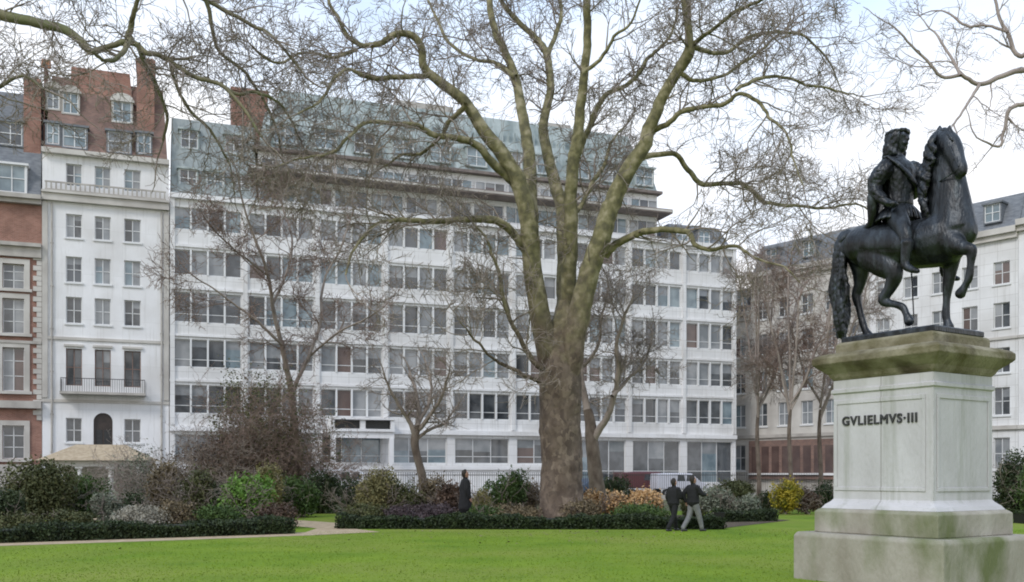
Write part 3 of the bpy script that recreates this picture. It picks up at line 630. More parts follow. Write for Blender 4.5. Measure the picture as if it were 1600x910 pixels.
# head: skull, jaw, nose
hd = Q(1404, 220, 0); fwd = np.array((math.cos(R(-8)), math.sin(R(-8)), 0))
hx, hz = hd[0], hd[2]
blob_chain(r_, [(hx-.01,0,hz+.13,.09,.08),(hx-.01,0,hz+.07,.15,.13),(hx,0,hz,.165,.135),(hx+.03,0,hz-.09,.125,.105),(hx+.06,0,hz-.15,.07,.07)])
blob_chain(r_, [(hx+.15,0,hz+.04,.02,.02),(hx+.185,0,hz-.03,.03,.028)])              # nose
blob_chain(r_, [(hx+.14,-.05,hz-.085,.018,.02),(hx+.155,0,hz-.085,.02,.02),(hx+.14,.05,hz-.085,.018,.02)], lat=(1,0,0))   # lips
for s_ in (-1, 1):
    blob_chain(r_, [(hx+.13,s_*.09,hz+.045,.02,.02),(hx+.15,s_*.03,hz+.05,.02,.02)], lat=(1,0,0))    # brow
    blob_chain(r_, [(hx-.01,s_*.135,hz+.03,.035,.02),(hx-.01,s_*.14,hz-.03,.03,.02)])              # ear
ch(r_, [(1386,262,-.3,11,.11),(1372,277,-.40,9.5,.1),(1365,296,-.44,8.5,.085),(1375,310,-.46,7,.075),(1388,318,-.44,5.5,.06)])
ch(r_, [(1424,262,.3,11,.11),(1436,276,.32,9.5,.095),(1441,291,.3,8,.085),(1450,294,.2,6.5,.07),(1457,292,.12,5.5,.06)])
hands = ((Q(1390,319,-.44), 1), (Q(1459,291,.12), -1))
for (q, s_) in hands:
    blob_chain(r_, [(q[0]-.03,q[1],q[2],.05,.045),(q[0]+.05,q[1],q[2]-.01,.055,.035)])
    for i in range(4):
        y0 = q[1]+(i-1.5)*.034; Lf = (.055,.065,.06,.045)[i]
        blob_chain(r_, [(q[0]+.06,y0,q[2]+.02,.017,.017),(q[0]+.06+Lf,y0,q[2]+.005,.016,.016),(q[0]+.065+Lf,y0,q[2]-.045,.015,.015),(q[0]+.05,y0,q[2]-.07,.013,.013)], k=8)
    blob_chain(r_, [(q[0]+.01,q[1]-s_*.05,q[2]+.01,.02,.02),(q[0]+.06,q[1]-s_*.08,q[2]-.01,.018,.018),(q[0]+.1,q[1]-s_*.06,q[2]-.04,.015,.015)], k=8)
leg = [(1402,340,-.24,17,.15),(1411,356,-.42,13,.11),(1416,372,-.49,9.5,.085),(1415,392,-.51,7.2,.07),(1414,408,-.52,6,.06),(1415,417,-.52,5.5,.055),(1424,422,-.53,4.5,.05),(1433,424,-.54,3,.035)]
L3 = [(*Q(a, b_, l), r*PX, s) for a, b_, l, r, s in leg]; blob_chain(r_, L3); blob_chain(r_, [(x, -y, z, r, s) for x, y, z, r, s in L3])
fuse(r_, 'rider', M_BRONZE, ST, .02, 2)
c_ = MB()   # hair in long curls and laurel
for i in range(22):
    a = R(40+i*280/21); rad = .15; bx, by = hx-.02+math.cos(a)*rad, math.sin(a)*rad*.85
    if math.cos(a) > .75: continue
    blob_chain(c_, [(hx-.02,by*.2,hz+.15,.05,.05),(bx,by,hz+.1,.05,.05),(bx*1-.02,by*1.15,hz-.02,.045,.045),(bx-.05,by*1.2,hz-.14,.045,.045),(bx-.06+rg.uniform(-.03,.03),by*1.2,hz-.25,.03,.03)], k=8)
fuse(c_, 'hair', M_BRONZE, ST, .014, 0, rough=.05)
l_ = MB()
for i in range(26):
    a = i*2*math.pi/26; x, y = hx-.02+.175*math.cos(a), .155*math.sin(a); tx, ty = -math.sin(a), math.cos(a); zz = hz+.10+(.025 if i % 2 else 0)
    blob_chain(l_, [(x-tx*.03,y-ty*.03,zz-.01,.012,.02),(x+.01*math.cos(a),y+.01*math.sin(a),zz+.01,.016,.035),(x+tx*.045,y+ty*.045,zz+.03,.006,.01)], k=8)
fuse(l_, 'laurel_wreath', M_BRONZE, ST, .016, 0)
k_ = MB()   # cuirass with shoulder guards
ch(k_, [(1404,322,0,22,.245),(1404,308,0,21.5,.235),(1404,292,0,23.5,.255),(1404,276,0,25,.285),(1404,263,0,22,.28),(1403,254,0,14,.16)])
for s_ in (-1, 1):
    blob_chain(k_, [(sh[0]-.01,s_*.24,sh[2]+.02,.12,.11),(sh[0]-.02,s_*.35,sh[2]-.06,.13,.10),(sh[0]-.03,s_*.40,sh[2]-.18,.15,.06)], lat=(1,0,0))
fuse(k_, 'cuirass', M_BRONZE, ST, .018, 1, rough=.02)
k_ = MB()   # full gathered sleeves
for rows in ([(1384,264,-.33,13,.14),(1373,276,-.41,13,.14),(1367,290,-.44,11.5,.12),(1370,301,-.45,8.5,.1),(1378,310,-.45,8,.08)],[(1426,264,.32,13,.13),(1438,277,.33,12,.12),(1443,287,.3,10,.1),(1448,292,.22,8,.08)]): ch(k_, rows)
fuse(k_, 'sleeve', M_BRONZE, ST, .016, 0, rough=.05)
for s_ in (-1, 1):   # boots with turned cuffs
    k_ = MB(); rows = [(*Q(a, b_, l), r*PX, w_) for a, b_, l, r, w_ in [(1417,380,-.505,10.5,.10),(1417,388,-.51,9,.085),(1415,400,-.52,7.4,.072),(1415,414,-.52,6.6,.065),(1424,421,-.53,5.4,.058),(1434,424,-.54,3.6,.042)]]
    blob_chain(k_, [(x, -s_*y, z, r, w_) for x, y, z, r, w_ in rows]); fuse(k_, 'boot', M_BRONZE, ST, .014, 0)
k_ = MB()   # sash from shoulder to hip
pts_ = [(sh[0]+.02,-.30,sh[2]+.12),(sh[0]+.16,-.26,sh[2]-.02),(sh[0]+.255,-.1,sh[2]-.2),(sh[0]+.25,.1,sh[2]-.36),(sh[0]+.14,.24,sh[2]-.5)]
blob_chain(k_, [(*p_, .03, .06) for p_ in pts_]); pts_ = [(sh[0]-.02,-.30,sh[2]+.12),(sh[0]-.2,-.24,sh[2]-.02),(sh[0]-.27,-.08,sh[2]-.2),(sh[0]-.24,.12,sh[2]-.4)]
blob_chain(k_, [(*p_, .03, .06) for p_ in pts_]); fuse(k_, 'sash', M_BRONZE, ST, .016, 0, rough=.02)
k_ = MB()   # cloak
for i in range(7):
    o = i*.075
    ch(k_, [(1384+i*1.0,260,-.30+o,8,.07),(1371+i*1.2,282,-.40+o*1.1,9,.07),(1364+i*1.5,308,-.42+o*1.15,10,.07),(1363+i*1.5,332,-.38+o*1.15,9,.06),(1360+i,350,-.33+o,6,.05),(1349+i,360,-.28+o*.9,5,.05)], k=10)
fuse(k_, 'cloak', M_BRONZE, ST, .02, 2)
k_ = MB()   # skirt of leather straps
cq = Q(1405, 332, 0)
for i in range(20):
    a = i*2*math.pi/20; x, y = math.cos(a), math.sin(a)
    blob_chain(k_, [(cq[0]+.19*x,.2*y,cq[2]+.08,.03,.04),(cq[0]+.27*x,.33*y,cq[2]-.02,.028,.045),(cq[0]+.32*x,.43*y,cq[2]-.16,.025,.045)], lat=(-y, x, 0), k=8)
fuse(k_, 'tunic_skirt', M_BRONZE, ST, .018, 0)
k_ = MB()   # saddle cloth: a shell over the back
N1, N2 = 9, 14; rings = []
for i in range(N1):
    px = 1366+i*8.5; cen = Q(px, 385, 0); rr2 = 36*PX+.03
    rings.append([(cen[0], math.sin(a)*(.415+.03), cen[2]+math.cos(a)*rr2) for a in [R(-105+210*j/N2) for j in range(N2+1)]]+[(cen[0], math.sin(a)*.40, cen[2]+math.cos(a)*(rr2-.05)) for a in [R(105-210*j/N2) for j in range(N2+1)]])
k_.loft(rings); k_.build('saddle_cloth', M_BRONZE, ST, bevel=.01, smooth=True)
k_ = MB()   # reins
for s_ in (-1, 1):
    a = Vector(Q(1499, 264, -.13+s_*.1)); b_ = Vector(Q(1459, 291, .12)); mid = (a+b_)/2+Vector((0, s_*.16, -.08))
    for p0, p1 in ((a, mid), (mid, b_)): k_.cyl(p0, p1, .011, k=6)
a1_, a2_ = Q(1489,232,-.16), Q(1489,232,.09)
k_.cyl(Q(1480,222,-.2), Q(1498,260,-.24), .013, k=6); k_.cyl(Q(1490,250,-.22), Q(1500,247,-.02), .013, k=6)
k_.build('reins', M_BRONZE, ST)
k_ = MB(); k_.cyl(Q(1398,318,-.42), Q(1374,306,-.5), .022, k=10); k_.build('baton', M_BRONZE, ST)
k_ = MB(); k_.cyl(Q(1420,345,.4), Q(1428,500,.3), .016, .01, k=8); k_.build('sword', M_BRONZE, ST)

# ---------------------------------------------------------------- trees
def walk(rg, p, d, Lm, seg, wig, trop):
    n = max(3, int(round(Lm/seg))); st = Lm/n; pts = [p.copy()]; d = d/np.linalg.norm(d); ds = [d]
    for i in range(n):
        d = d+rg.normal(0, wig, 3); d[2] += trop; d /= np.linalg.norm(d); p = p+d*st; pts.append(p.copy()); ds.append(d)
    return np.array(pts), np.array(ds)
def side_dir(rg, t, ang):
    r = rg.normal(0, 1, 3); r -= (r @ t)*t; r /= np.linalg.norm(r)+1e-9; return t*math.cos(ang)+r*math.sin(ang)
def grow(buf, rg, p, d, Lm, r0, lvl, P):
    rm = P['rmin']; pts, ds = walk(rg, p, d, Lm, P['seg'][lvl], P['wig'][lvl], P['trop'][lvl])
    rad = np.linspace(max(r0, rm), max(r0*.35, rm*.8), len(pts)); buf.tube(pts, rad, 4 if lvl < 2 else 3)
    if lvl >= P['max']: return
    n = rg.poisson(P['dens'][lvl]*Lm)
    for _ in range(n):
        t = rg.uniform(.12, 1); i = min(int(t*(len(pts)-1)), len(pts)-2); u = t*(len(pts)-1)-i
        q = pts[i]*(1-u)+pts[i+1]*u
        grow(buf, rg, q, side_dir(rg, ds[i], rg.uniform(.5, 1.15)), P['len'][lvl]*rg.uniform(.45, 1.25)*(1.15-.5*t), max(rad[i]*.6, rm), lvl+1, P)
PP = dict(rmin=.0086, seg=[.3,.2,.14,.11], wig=[.2,.25,.28,.26], trop=[.02,.015,.0,0], dens=[2.3,3.5,4.3], len=[1.5,.95,.5], max=3)
M_BARK = mat('plane_bark', (.10,.088,.055), .85, (.24,.215,.13), 1.7, 8, .38, .64, bump=.5, bscale=9, col3=(.16,.17,.08), scale3=.8, lo3=.5, hi3=.62, stretch=(1,1,.6))
M_TBARK = mat('plane_trunk_bark', (.085,.062,.047), .9, (.19,.15,.12), 3.2, 9, .36, .66, bump=.9, bscale=9, stretch=(1,1,.55))
def plane_bark(name, lo_z, hi_z):     # flaky brown at the foot, smooth olive and cream patches above: the tree's own colouring
    m = mat(name, (.085,.062,.047), .9, (.20,.155,.12), 3.2, 9, .36, .66, bump=.7, bscale=9, stretch=(1,1,.55)); t = m.node_tree; b = t.nodes['Principled BSDF']
    tcn = t.nodes.new('ShaderNodeTexCoord'); sp = t.nodes.new('ShaderNodeSeparateXYZ'); t.links.new(tcn.outputs['Object'], sp.inputs[0])
    mpv = t.nodes.new('ShaderNodeMapping'); mpv.inputs['Scale'].default_value = (1, 1, .6); nd = t.nodes.new('ShaderNodeTexNoise'); nd.inputs['Scale'].default_value = 3; nd.inputs['Detail'].default_value = 6
    t.links.new(tcn.outputs['Object'], nd.inputs['Vector']); vm = t.nodes.new('ShaderNodeVectorMath'); vm.operation = 'MULTIPLY_ADD'; vm.inputs[1].default_value = (.5,.5,.5); t.links.new(nd.outputs['Color'], vm.inputs[0]); t.links.new(tcn.outputs['Object'], vm.inputs[2]); t.links.new(vm.outputs[0], mpv.inputs['Vector'])
    vo = t.nodes.new('ShaderNodeTexVoronoi'); vo.inputs['Scale'].default_value = 7.5; t.links.new(mpv.outputs['Vector'], vo.inputs['Vector']); sc = t.nodes.new('ShaderNodeSeparateColor'); t.links.new(vo.outputs['Color'], sc.inputs[0])
    fr_ = t.nodes.new('ShaderNodeValToRGB'); fr_.color_ramp.interpolation = 'CONSTANT'; fr_.color_ramp.elements[0].color = (.062,.042,.031,1); fr_.color_ramp.elements[1].position = .8; fr_.color_ramp.elements[1].color = (.24,.185,.135,1)
    for ps, cl in ((.22,(.095,.066,.048,1)),(.42,(.13,.093,.067,1)),(.62,(.165,.122,.09,1))): e_ = fr_.color_ramp.elements.new(ps); e_.color = cl
    t.links.new(sc.outputs[0], fr_.inputs['Fac']); fm_ = t.nodes.new('ShaderNodeMix'); fm_.data_type = 'RGBA'; fm_.inputs['Factor'].default_value = .5; t.links.new(b.inputs['Base Color'].links[0].from_socket, fm_.inputs['A']); t.links.new(fr_.outputs['Color'], fm_.inputs['B']); src = fm_.outputs['Result']
    n = t.nodes.new('ShaderNodeTexNoise'); n.inputs['Scale'].default_value = 2.2; n.inputs['Detail'].default_value = 7; t.links.new(tcn.outputs['Object'], n.inputs['Vector'])
    a = t.nodes.new('ShaderNodeMath'); a.operation = 'MULTIPLY_ADD'; a.inputs[1].default_value = 5; t.links.new(n.outputs['Fac'], a.inputs[0]); t.links.new(sp.outputs['Z'], a.inputs[2])
    r = t.nodes.new('ShaderNodeMapRange'); r.inputs['From Min'].default_value = lo_z+2.5; r.inputs['From Max'].default_value = hi_z+2.5; t.links.new(a.outputs[0], r.inputs['Value'])
    n3 = t.nodes.new('ShaderNodeTexNoise'); n3.inputs['Scale'].default_value = 3.4; n3.inputs['Detail'].default_value = 8; t.links.new(tcn.outputs['Object'], n3.inputs['Vector'])
    cr = t.nodes.new('ShaderNodeValToRGB'); cr.color_ramp.elements[0].position = .38; cr.color_ramp.elements[1].position = .66; t.links.new(n3.outputs['Fac'], cr.inputs['Fac'])
    cr.color_ramp.elements[0].color = (.11,.10,.055,1); cr.color_ramp.elements[1].color = (.33,.29,.19,1); e = cr.color_ramp.elements.new(.52); e.color = (.20,.18,.09,1)
    x = t.nodes.new('ShaderNodeMix'); x.data_type = 'RGBA'; t.links.new(r.outputs['Result'], x.inputs['Factor']); t.links.new(src, x.inputs['A']); t.links.new(cr.outputs['Color'], x.inputs['B']); t.links.new(x.outputs['Result'], b.inputs['Base Color'])
    return m
M_PLANE = plane_bark('plane_bark_graded', 5.5, 9.0)
M_TWIG = mat('twig', (.19,.155,.13), .85, (.32,.265,.225), 1.5)
M_TWIG2 = mat('twig_grey', (.25,.205,.18), .85, (.36,.30,.265), 1.5)
def limb_pts(rows, Z0, z0, z1, ):
    """rows of (px,py,width px); depth runs smoothly from Z0+z0 to Z0+z1"""
    n = len(rows); out = []
    acc = [0]
    for i in range(1, n): acc.append(acc[-1]+math.hypot(rows[i][0]-rows[i-1][0], rows[i][1]-rows[i-1][1]))
    for i, (x, y, w_) in enumerate(rows):
        t = acc[i]/acc[-1]; Y = Z0+z0+(z1-z0)*t; v = ray(x, y, Y); out.append((v.x, v.y, v.z, w_*Y/F/2))
    return out
def tree(name, label, Z0, trunk, limbs, P, seed, mt, mb_, mtw, group=None, sec_len=2.6, sec_dens=1.5, base=None, droop=0.0, jag=.05, cat='tree'):
    rg = np.random.default_rng(seed)
    T = empty(name, (ray(trunk[0][0], 700, Z0).x, Z0, 0), label=label, cat=cat, group=group)
    off = np.array(T.location)
    tb = NB(); lb = NB(); tw = NB()
    rows = limb_pts([(a, b_, c) for a, b_, c in trunk], Z0, 0, 0); Qr = spline(rows, 14)
    tb.tube(Qr[:, :3]-off, Qr[:, 3], 36 if Qr[0, 3] > .6 else 16)
    vv = tb.v[0]; kk = 36 if Qr[0, 3] > .6 else 16; cen = np.repeat(Qr[:, :3]-off, kk, 0); rv = vv-cen; z0_ = vv[:, 2]
    from mathutils import noise as _ns
    amp = np.array([1+.10*_ns.noise(Vector((p_[0]*1.3, p_[1]*1.3, p_[2]*.7)))+.07*_ns.noise(Vector((p_[0]*4, p_[1]*4, p_[2]*2.2)))+.035*_ns.noise(Vector((p_[0]*9, p_[1]*9, p_[2]*5))) for p_ in vv])
    ang = np.arctan2(rv[:, 1], rv[:, 0]); amp += .10*np.exp(-np.maximum(z0_, 0)/.5)*np.cos(ang*5+1.3)
    tb.v[0] = cen+rv*amp[:, None]
    for rw, d0, d1 in limbs:
        Ls = np.array(limb_pts(rw, Z0, d0, d1)); Qs = spline(Ls, 5)
        nn = np.cumsum(rg.normal(0, 1, (len(Qs), 3)), axis=0); nn -= np.linspace(0, 1, len(nn))[:, None]*nn[-1]
        Qs[:, :3] += np.clip(nn*.02, -.1, .1)*min(1, jag/.05)
        Qs[:, 3] = np.maximum(Qs[:, 3], P['rmin']*1.3)
        lb.tube(Qs[:, :3]-off, Qs[:, 3], 10)
        p = Qs[:, :3]; seg = np.linalg.norm(np.diff(p, axis=0), axis=1); tot = seg.sum(); cum = np.concatenate([[0], np.cumsum(seg)])
        nk = int(tot*sec_dens)
        for _ in range(nk):
            s_ = rg.uniform(.12, 1.0)*tot; i = min(np.searchsorted(cum, s_)-1, len(seg)-1); i = max(i, 0); u = (s_-cum[i])/seg[i]
            q = p[i]*(1-u)+p[i+1]*u; t = (p[i+1]-p[i])/seg[i]; r = Qs[i, 3]
            if r > .2 and rg.random() < .75: continue
            Ln = sec_len*rg.uniform(.4, 1.3)*(.55 if r > .12 else 1)
            dd = side_dir(rg, t, rg.uniform(.5, 1.2)); dd[2] -= droop*rg.random()
            grow(tw, rg, q-off, dd, Ln, min(r*.45, .035), 0, P)
        grow(tw, rg, p[-1]-off, p[-1]-p[-2], sec_len*.9, Qs[-1, 3]*.9, 0, P)
    tb.build('trunk', mt, T, smooth=True)
    if lb.n: lb.build('limb', mb_, T, smooth=True)
    tw.build('crown', mtw, T)
    print(name, 'faces', sum(len(q) for q in tw.q))
    return T
trunk = [(880,812,88),(879,800,78),(878,780,69),(877,740,64),(876,690,64),(875,650,62),(876,620,66),(875,590,67),(877,560,60),(879,530,50),(881,500,36),(882,470,16)]
limbs = [
 ([(872,620,38),(866,580,38),(859,540,37),(850,500,34),(842,455,32),(835,410,30),(829,360,30),(822,315,28),(808,280,25),(785,245,23),(755,205,20),(728,163,17),(690,133,15),(667,112,13),(664,82,12),(650,63,11),(625,60,10),(600,74,9),(570,77,8),(548,62,7),(535,35,6),(515,0,5),(500,-40,4)], 0, -2.5),
 ([(668,118,9),(620,119,8),(575,118,7),(545,105,5),(520,126,5),(500,160,4),(465,178,3)], -1.8, -4.5),
 ([(815,300,17),(790,275,15),(762,250,13),(740,230,11),(715,222,10),(680,218,9),(655,203,8),(620,200,7),(575,198,6),(545,220,5),(520,240,5),(475,246,3),(430,262,3)], -.7, -5),
 ([(832,405,17),(812,380,14),(790,355,13),(760,342,12),(720,345,10),(680,350,9),(640,345,8),(600,350,6),(572,365,5),(552,398,4),(540,430,3)], -.3, -4.5),
 ([(829,350,26),(828,300,24),(826,240,20),(817,185,17),(804,120,14),(790,80,12),(773,40,11),(767,0,10),(760,-60,8)], -.2, 2.5),
 ([(877,600,38),(879,520,34),(883,470,30),(885,420,28),(884,370,26),(880,325,22),(868,275,19),(858,232,17),(853,195,15),(863,145,13),(860,100,12),(851,77,12),(828,50,9),(800,25,8),(780,0,7),(770,-40,5)], 0, 3.5),
 ([(856,85,8),(868,55,7),(876,25,6),(874,-15,5),(880,-50,4)], 2.8, 4.5),
 ([(888,470,26),(890,400,24),(891,330,22),(895,280,20),(903,220,18),(908,170,16),(912,115,14),(915,60,13),(916,0,12),(920,-60,10)], .2, -2.5),
 ([(902,245,10),(915,210,9),(930,180,9),(945,155,8),(970,142,7),(992,126,7),(1008,95,6),(1030,75,5),(1050,50,4),(1060,10,3)], -.8, .6),
 ([(880,630,38),(885,590,38),(892,545,38),(902,500,36),(914,460,34),(926,415,32),(940,370,31),(954,322,29),(978,272,26),(1003,228,23),(1021,190,20),(1038,152,18),(1060,112,17),(1080,80,19),(1082,62,14),(1075,25,11),(1068,-10,10),(1066,-60,8)], 0, -3),
 ([(1015,210,11),(1035,195,9),(1060,177,8),(1090,165,7),(1130,157,7),(1155,140,6),(1180,150,6),(1205,180,5),(1232,208,4),(1240,245,3),(1255,290,2)], -1.5, -5),
 ([(1150,142,6),(1180,124,6),(1215,120,5),(1260,133,4),(1310,142,3),(1340,150,2)], -3.8, -2),
 ([(992,250,11),(1020,240,9),(1058,238,8),(1080,262,8),(1098,286,8),(1130,290,7),(1162,289,7),(1182,302,7),(1205,319,6),(1240,321,5),(1290,328,4),(1335,322,3),(1370,335,2)], -1.2, 4),
 ([(945,400,15),(965,385,12),(1000,368,11),(1040,360,9),(1075,360,9),(1090,384,7),(1118,390,6),(1150,385,5),(1180,402,4),(1225,418,3),(1250,442,2)], -.4, -4),
 ([(1083,72,9),(1110,82,7),(1140,82,6),(1170,62,6),(1210,55,5),(1255,62,4),(1290,95,3),(1310,130,2)], -2.5, 3),
 ([(1084,68,8),(1115,45,6),(1150,20,6),(1190,0,5),(1230,-30,4)], -2.5, -6),
 ([(1060,112,8),(1090,130,6),(1130,120,5),(1170,95,5),(1200,70,4)], -2.3, -.6),
 ([(894,345,8),(908,315,7),(925,290,7),(945,262,6),(955,225,4),(975,200,3)], 0, 3),
 ([(848,575,9),(836,562,9),(820,535,8),(804,504,7),(792,468,7),(782,432,6),(768,400,5),(760,375,4),(740,350,3)], -.5, -2),
 ([(850,598,7),(832,592,7),(812,583,6),(793,575,6),(775,567,5),(758,556,4),(742,535,4),(730,515,3)], -.5, -3),
 ([(728,163,9),(705,190,7),(690,215,5),(660,240,5),(630,240,4),(600,260,3)], -1.8, 1),
 ([(804,120,8),(770,95,6),(740,90,5),(700,60,5),(680,20,4),(660,-20,3)], 1.0, 4),
 ([(560,77,6),(520,90,5),(480,80,4),(440,95,4),(400,80,3)], -2.2, -4),
 ([(912,115,7),(940,95,6),(960,60,5),(985,40,4),(1000,0,3)], -2.0, -3),
]
tree('plane_tree', 'huge bare plane tree with thick trunk and spreading olive limbs', 34, trunk, limbs, PP, 11, M_PLANE, M_PLANE, M_TWIG, sec_len=2.1, sec_dens=2.3)
# tree standing off the left edge, its boughs reach over the roofs
lt = [(-330,860,80),(-328,700,64),(-325,500,60),(-320,300,50),(-315,200,44)]
ll = [
 ([(-315,230,40),(-250,90,30),(-160,20,24),(-60,0,20),(0,16,17),(60,31,15),(100,38,14),(128,56,13),(148,76,11),(172,68,9),(195,62,9),(215,66,9),(240,82,8),(270,95,7),(310,122,7),(345,132,6),(380,170,5),(410,215,4)], 0, 1.5),
 ([(200,62,10),(206,40,9),(212,15,7),(222,-20,6)], 1, 0),
 ([(206,60,9),(190,85,8),(165,95,6),(140,80,5)], 1, -1),
 ([(215,66,9),(228,95,7),(250,130,6),(262,175,5),(255,220,4)], 1, 2.5),
 ([(-315,210,30),(-200,-80,20),(0,-90,14),(120,-60,10),(220,-40,8),(320,0,7),(380,30,6),(430,60,5),(470,110,4)], 0, 3),
 ([(-315,260,26),(-180,150,16),(-80,120,10),(-20,140,7),(30,120,5),(70,140,4)], 0, -2),
 ([(320,0,7),(330,50,6),(350,90,5),(385,120,5),(420,180,4),(440,240,3)], 2, 4),
 ([(345,132,6),(370,150,5),(400,145,5),(440,170,4),(470,220,3)], 1.4, 4),
 ([(270,95,6),(285,140,5),(310,180,5),(340,210,4),(360,260,3)], 1.2, 3),
]
tree('plane_tree', 'bare tree beyond the left edge with a mossy bough over the brick gable', 27, lt, ll, PP, 5, M_TBARK, M_BARK, M_TWIG, sec_len=1.9, sec_dens=2.2)
# tree further back whose twigs veil the left half of the white block
tt = [(470,800,18),(468,760,14),(462,700,12),(458,640,11),(452,590,9)]
tl = [([(452,600,9),(440,540,7.2),(425,480,6),(418,430,4.8),(400,380,4.2),(380,320,3),(370,270,2.4)],0,-3),
      ([(455,620,7.2),(480,560,5.4),(500,500,4.8),(505,440,3.6),(530,390,3),(545,350,2.4)],0,3),
      ([(440,540,5.4),(410,510,4.2),(370,480,3),(330,450,2.4),(300,430,2)],-1,-3),
      ([(425,480,4.8),(450,420,3.6),(455,370,3),(440,320,2.4),(430,270,2)],-1,2),
      ([(480,560,4.2),(530,520,3),(570,500,2.4),(600,480,2)],1,-2),
      ([(418,430,3.6),(380,400,3),(345,370,2.4),(320,340,2)],-1,-4)]
PB = dict(PP, rmin=.0105, dens=[3.2,4.4,4.6])
tree('garden_tree', 'bare brownish slender tree before the left half of the white block', 48, tt, tl, PB, 21, M_TBARK, M_TWIG, mat('twig_red', (.17,.115,.09), .85, (.27,.195,.155), 1.5), sec_len=1.9, sec_dens=1.25)
# small trees
PS = dict(rmin=.010, seg=[.25,.2,.15,.12], wig=[.2,.25,.3,.3], trop=[.03,.03,.02,0], dens=[2.6,3.6,4], len=[.9,.6,.35], max=3)
tree('garden_tree', 'small round headed bare tree with kinked stem left of the big trunk', 42,
 [(664,800,18),(662,770,15),(660,745,13),(652,715,12),(648,690,12),(652,665,11)],
 [([(650,690,9),(640,660,7),(625,635,6),(610,610,4),(600,585,3)],0,-1.2),([(651,670,9),(655,640,7),(650,610,5),(640,580,4)],0,1),([(653,672,8),(675,645,6),(690,620,5),(700,590,4)],0,-1),([(652,665,7),(668,630,5),(672,600,4),(665,565,3)],0,1.6),([(648,690,6),(670,670,5),(695,660,4),(710,640,3)],0,.6)],
 PS, 31, M_TBARK, M_TWIG, M_TWIG, sec_len=1.05, sec_dens=4.5)
tree('garden_tree', 'slim dark tree with a forked leaning stem just right of the big trunk', 45,
 [(936,800,30),(934,770,26),(930,740,23),(926,700,20),(922,660,17),(918,640,14)],
 [([(922,665,13),(912,620,11),(905,580,9),(900,540,7),(910,490,6),(905,440,4)],0,2),([(926,690,13),(945,650,10),(958,620,9),(966,580,7),(962,540,6),(975,500,5),(990,460,3)],0,-2),([(958,620,7),(985,590,5),(1010,560,4),(1020,520,3)],-1,1),([(905,580,6),(935,540,5),(940,500,4),(950,450,3)],1,0)],
 PB, 32, M_TBARK, M_TWIG, M_TWIG, sec_len=1.7, sec_dens=1.6)
for i, (px, Z, top, lab) in enumerate(((1185,58,430,'thin bare street tree at the right end of the white block'),(1235,55,410,'bare street tree with reddish twigs between the white block and the pedestal'),(1282,60,440,'thin bare tree showing just left of the bronze horse tail'))):
    rg_ = random.Random(i+50); b0 = 743+EYE*F/Z
    tr = [(px,b0,9),(px+1,b0-40,7),(px-2,680,6),(px,640,5)]
    lm = []
    for j in range(6):
        a = rg_.uniform(-60, 60); lm.append(([(px,655-j*6,4),(px+a*.35,600,3.4),(px+a*.7,545,3),(px+a,rg_.uniform(490,520),3),(px+a*1.2,rg_.uniform(top,top+60),2.5)], 0, rg_.uniform(-3,3)))
    tree('street_tree', lab, Z, tr, lm, PB, 60+i, M_TBARK, M_TWIG2, (mat('twig_red', (0,0,0)) if i == 1 else M_TWIG2), group='bare trees in front of the right side houses', sec_len=1.9, sec_dens=.75)
# far right boughs
rt = [(1790,830,60),(1785,700,50),(1780,500,46),(1770,300,38),(1765,200,30)]
rl = [([(1768,250,26),(1710,150,16),(1640,118,11),(1600,110,9),(1565,118,8),(1530,132,7),(1500,118,6),(1470,118,5),(1440,85,4),(1405,50,3)],0,-2),
      ([(1768,220,24),(1730,100,14),(1670,60,10),(1620,70,8),(1590,85,7),(1575,50,6),(1560,20,5),(1550,-20,4)],0,3),
      ([(1768,270,20),(1700,190,11),(1640,165,8),(1600,165,7),(1575,175,6),(1568,205,5),(1560,230,4),(1535,220,3)],0,-1),
      ([(1530,132,5),(1512,160,4),(1490,195,3)],-1.4,-3),([(1575,50,5),(1545,40,4),(1510,42,4),(1480,20,3)],2.4,4),([(1500,118,5),(1480,80,4),(1460,50,3)],-1.6,0)]
tree('plane_tree', 'bare tree rooted beyond the right edge with pale twigs above the horse head', 44, rt, rl, dict(PP, rmin=.010, dens=[1.5,2.2,2.8]), 41, M_TBARK, M_TWIG2, M_TWIG2, sec_len=2.2, sec_dens=.9)

